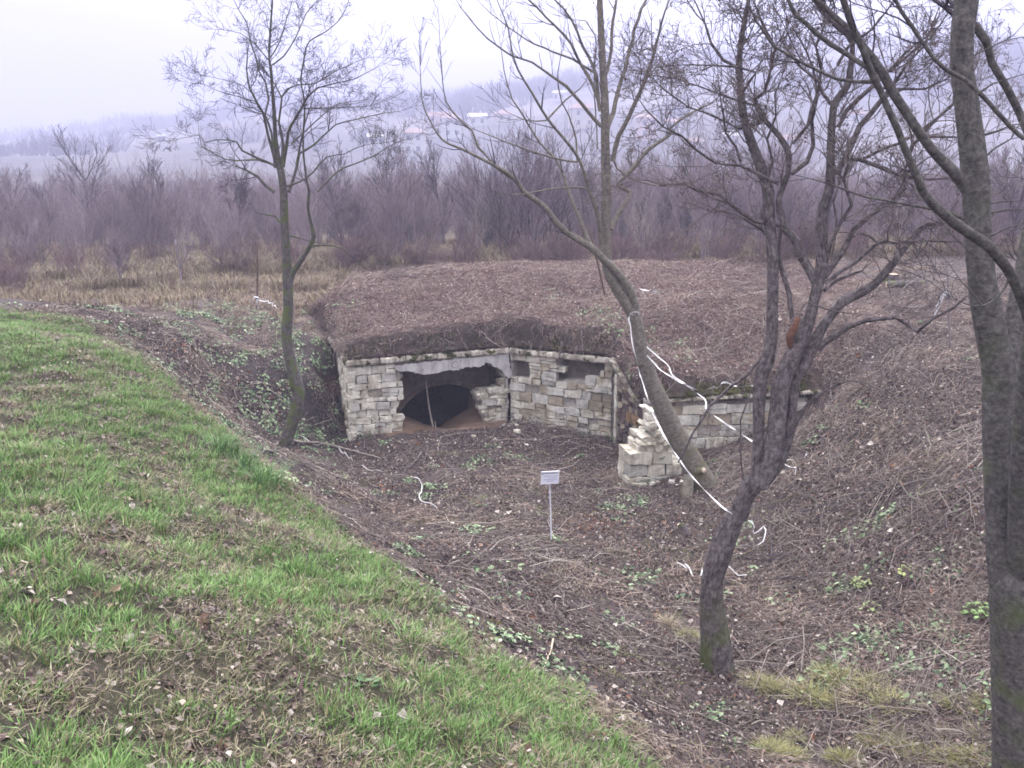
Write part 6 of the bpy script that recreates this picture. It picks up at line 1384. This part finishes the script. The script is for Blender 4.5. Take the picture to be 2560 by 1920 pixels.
# houses on the hillside
HOUSES = []
def wallmat(n, c_): return noise_mat(n, [tuple(q * .85 for q in c_), c_], .5, bump=0)
M_HW = [wallmat('house_white', (.5, .49, .48)), wallmat('house_cream', (.46, .42, .37)), wallmat('house_pink', (.48, .37, .35))]
M_RF = [wallmat('roof_red', (.30, .19, .17)), wallmat('roof_pink', (.34, .24, .22)), wallmat('roof_grey', (.45, .45, .47))]
M_WIN = wallmat('house_window', (.06, .06, .08))
def house(dx, dy, wpx, d, wm, rm, label, storeys=2, yaw=0.0, gable=False):
    q = hillhit(dx, dy); x, d = q[0], q[1]; HOUSES.append((x, d)); zt = q[2]; w = wpx * d / F; dp = w * .8; h = 2.9 * storeys
    zb = zt; root = empty('house', (x, d, zb), label, 'house'); root.rotation_euler = (0, 0, yaw)
    def m(name, v, f, mat, par):
        me = bpy.data.meshes.new(name); me.from_pydata(v, [], f); me.materials.append(mat); o = bpy.data.objects.new(name, me); C.objects.link(o); o.parent = par; return o
    def box(name, x0, x1, y0, y1, z0_, z1_, mat, par): return m(name, [(a, b_, c_) for c_ in (z0_, z1_) for a, b_ in ((x0, y0), (x1, y0), (x1, y1), (x0, y1))], [(0, 3, 2, 1), (4, 5, 6, 7), (0, 1, 5, 4), (1, 2, 6, 5), (2, 3, 7, 6), (3, 0, 4, 7)], mat, par)
    a, b_ = w / 2, dp / 2
    box('wall', -a, a, -b_, b_, -6, h, M_HW[wm], root)
    e = .5; rh = w * .24
    if gable: rf = m('roof', [(-a - e, -b_ - e, h), (a + e, -b_ - e, h), (a + e, b_ + e, h), (-a - e, b_ + e, h), (-a - e, 0, h + rh), (a + e, 0, h + rh)], [(0, 1, 5, 4), (2, 3, 4, 5), (0, 4, 3), (1, 2, 5), (0, 3, 2, 1)], M_RF[rm], root)
    else: rf = m('roof', [(-a - e, -b_ - e, h), (a + e, -b_ - e, h), (a + e, b_ + e, h), (-a - e, b_ + e, h), (-a * .35, 0, h + rh), (a * .35, 0, h + rh)], [(0, 1, 5, 4), (2, 3, 4, 5), (0, 4, 3), (1, 2, 5), (0, 3, 2, 1)], M_RF[rm], root)
    box('chimney', a * .3, a * .3 + .7, .3, 1.0, h + rh * .4, h + rh + .7, M_HW[0], root)
    nw = max(2, int(w / 2.8))
    for s in range(storeys):
        for i in range(nw):
            cx_ = -a + w * (i + .5) / nw; box('window', cx_ - .5, cx_ + .5, -b_ - .05, -b_ + .02, s * 2.9 + .9, s * 2.9 + 2.2, M_WIN, root)
HS_ = [(897,334,42,400,0,1,'white house with low red roof just above the thicket, nearest of all',2,0),(815,318,34,430,0,2,'small white house with grey roof left of the nearest red roofed house',1,1),
 (975,298,38,440,0,1,'white house with pink roof between the tree crowns, up and right of the nearest',2,0),(1031,272,36,470,0,2,'flat looking white house higher up the hill at centre',1,1),
 (1087,266,34,480,1,0,'cream house among trees at the hill centre',1,0),(1255,276,48,460,1,0,'large cream house with wide red roof behind the leaning tree trunk',2,0),
 (1395,300,36,450,2,1,'pink house just right of the leaning tree trunk',2,0),(1210,218,26,560,0,2,'small high white house on the misty ridge',1,1),
 (950,270,40,480,2,0,'long red roofed house behind the tree fork at centre',1,1),(640,276,14,600,0,2,'tiny white house high on the left ridge slope',1,0),
(352,312,14,600,0,2,'small pale house on the left of the ridge slope',1,1),
 (1500,330,34,420,0,1,'white house half hidden by the twisted crown',1,0),(1575,318,34,430,0,2,'second pale house half hidden by the twisted crown, farther right',1,1),
 (1700,325,40,420,1,1,'cream house seen through the twisted crown stems',1,0),(1850,268,30,520,0,1,'small white house high up at right',1,0),(1455,285,26,500,0,0,'small red roofed house above the pink one',1,1),(15,326,20,500,0,2,'tiny white house at the left edge of the frame',1,0)]
for (dx, dy, w, d, wm, rm, lb, st, gb) in HS_: house(dx, dy, w, d, wm, rm, lb, st, random.uniform(-.4, .4), bool(gb))
# woods on the hillside: one far-off mass
x = rng.uniform(-560, 560, 9000); y = rng.uniform(290, 740, 9000); k = (np.abs(x) < y * .75) & (fbm(x * .012, y * .012, 131) > .50); x, y = x[k], y[k]
for hx, hy in HOUSES:
    k = ~((np.abs(x - hx * y / hy) < 13) & (y < hy + 10) & (y > hy - 75)); x, y = x[k], y[k]
hm = [shrub_mesh(50 + i, 1.0, 8, .8, 5, .035, .2, 1, 'far_tree') for i in range(4)]
for o in hm: o.data.materials.clear(); o.data.materials.append(M_SHD)
scatter('hillside_woods', 'bluish bare woods spread over the misty hillside', np.stack([x, y, hill_h(x, y) - .5], -1), np.stack([0 * x, 0 * x, rng.uniform(0, 6, len(x))], -1), rng.uniform(4, 9, len(x)), coll('far_tree_kinds', hm), 4)

# haze: one closed box of even air
hz_v = [(a, b_, c_) for c_ in (-26, 95) for a, b_ in ((-1500, -80), (1500, -80), (1500, 1300), (-1500, 1300))]
hz = mesh_obj('haze', hz_v, [(0, 3, 2, 1), (4, 5, 6, 7), (0, 1, 5, 4), (1, 2, 6, 5), (2, 3, 7, 6), (3, 0, 4, 7)])
mh = bpy.data.materials.new('haze_air'); mh.use_nodes = True; t = mh.node_tree; t.nodes.clear(); o_ = t.nodes.new('ShaderNodeOutputMaterial'); pv = t.nodes.new('ShaderNodeVolumePrincipled')
pv.inputs['Color'].default_value = (.47, .48, .66, 1); pv.inputs['Density'].default_value = .0024; pv.inputs['Anisotropy'].default_value = .1
t.links.new(pv.outputs[0], o_.inputs['Volume']); hz.data.materials.append(mh); tag(hz, 'pale winter mist filling the valley', kind='stuff')
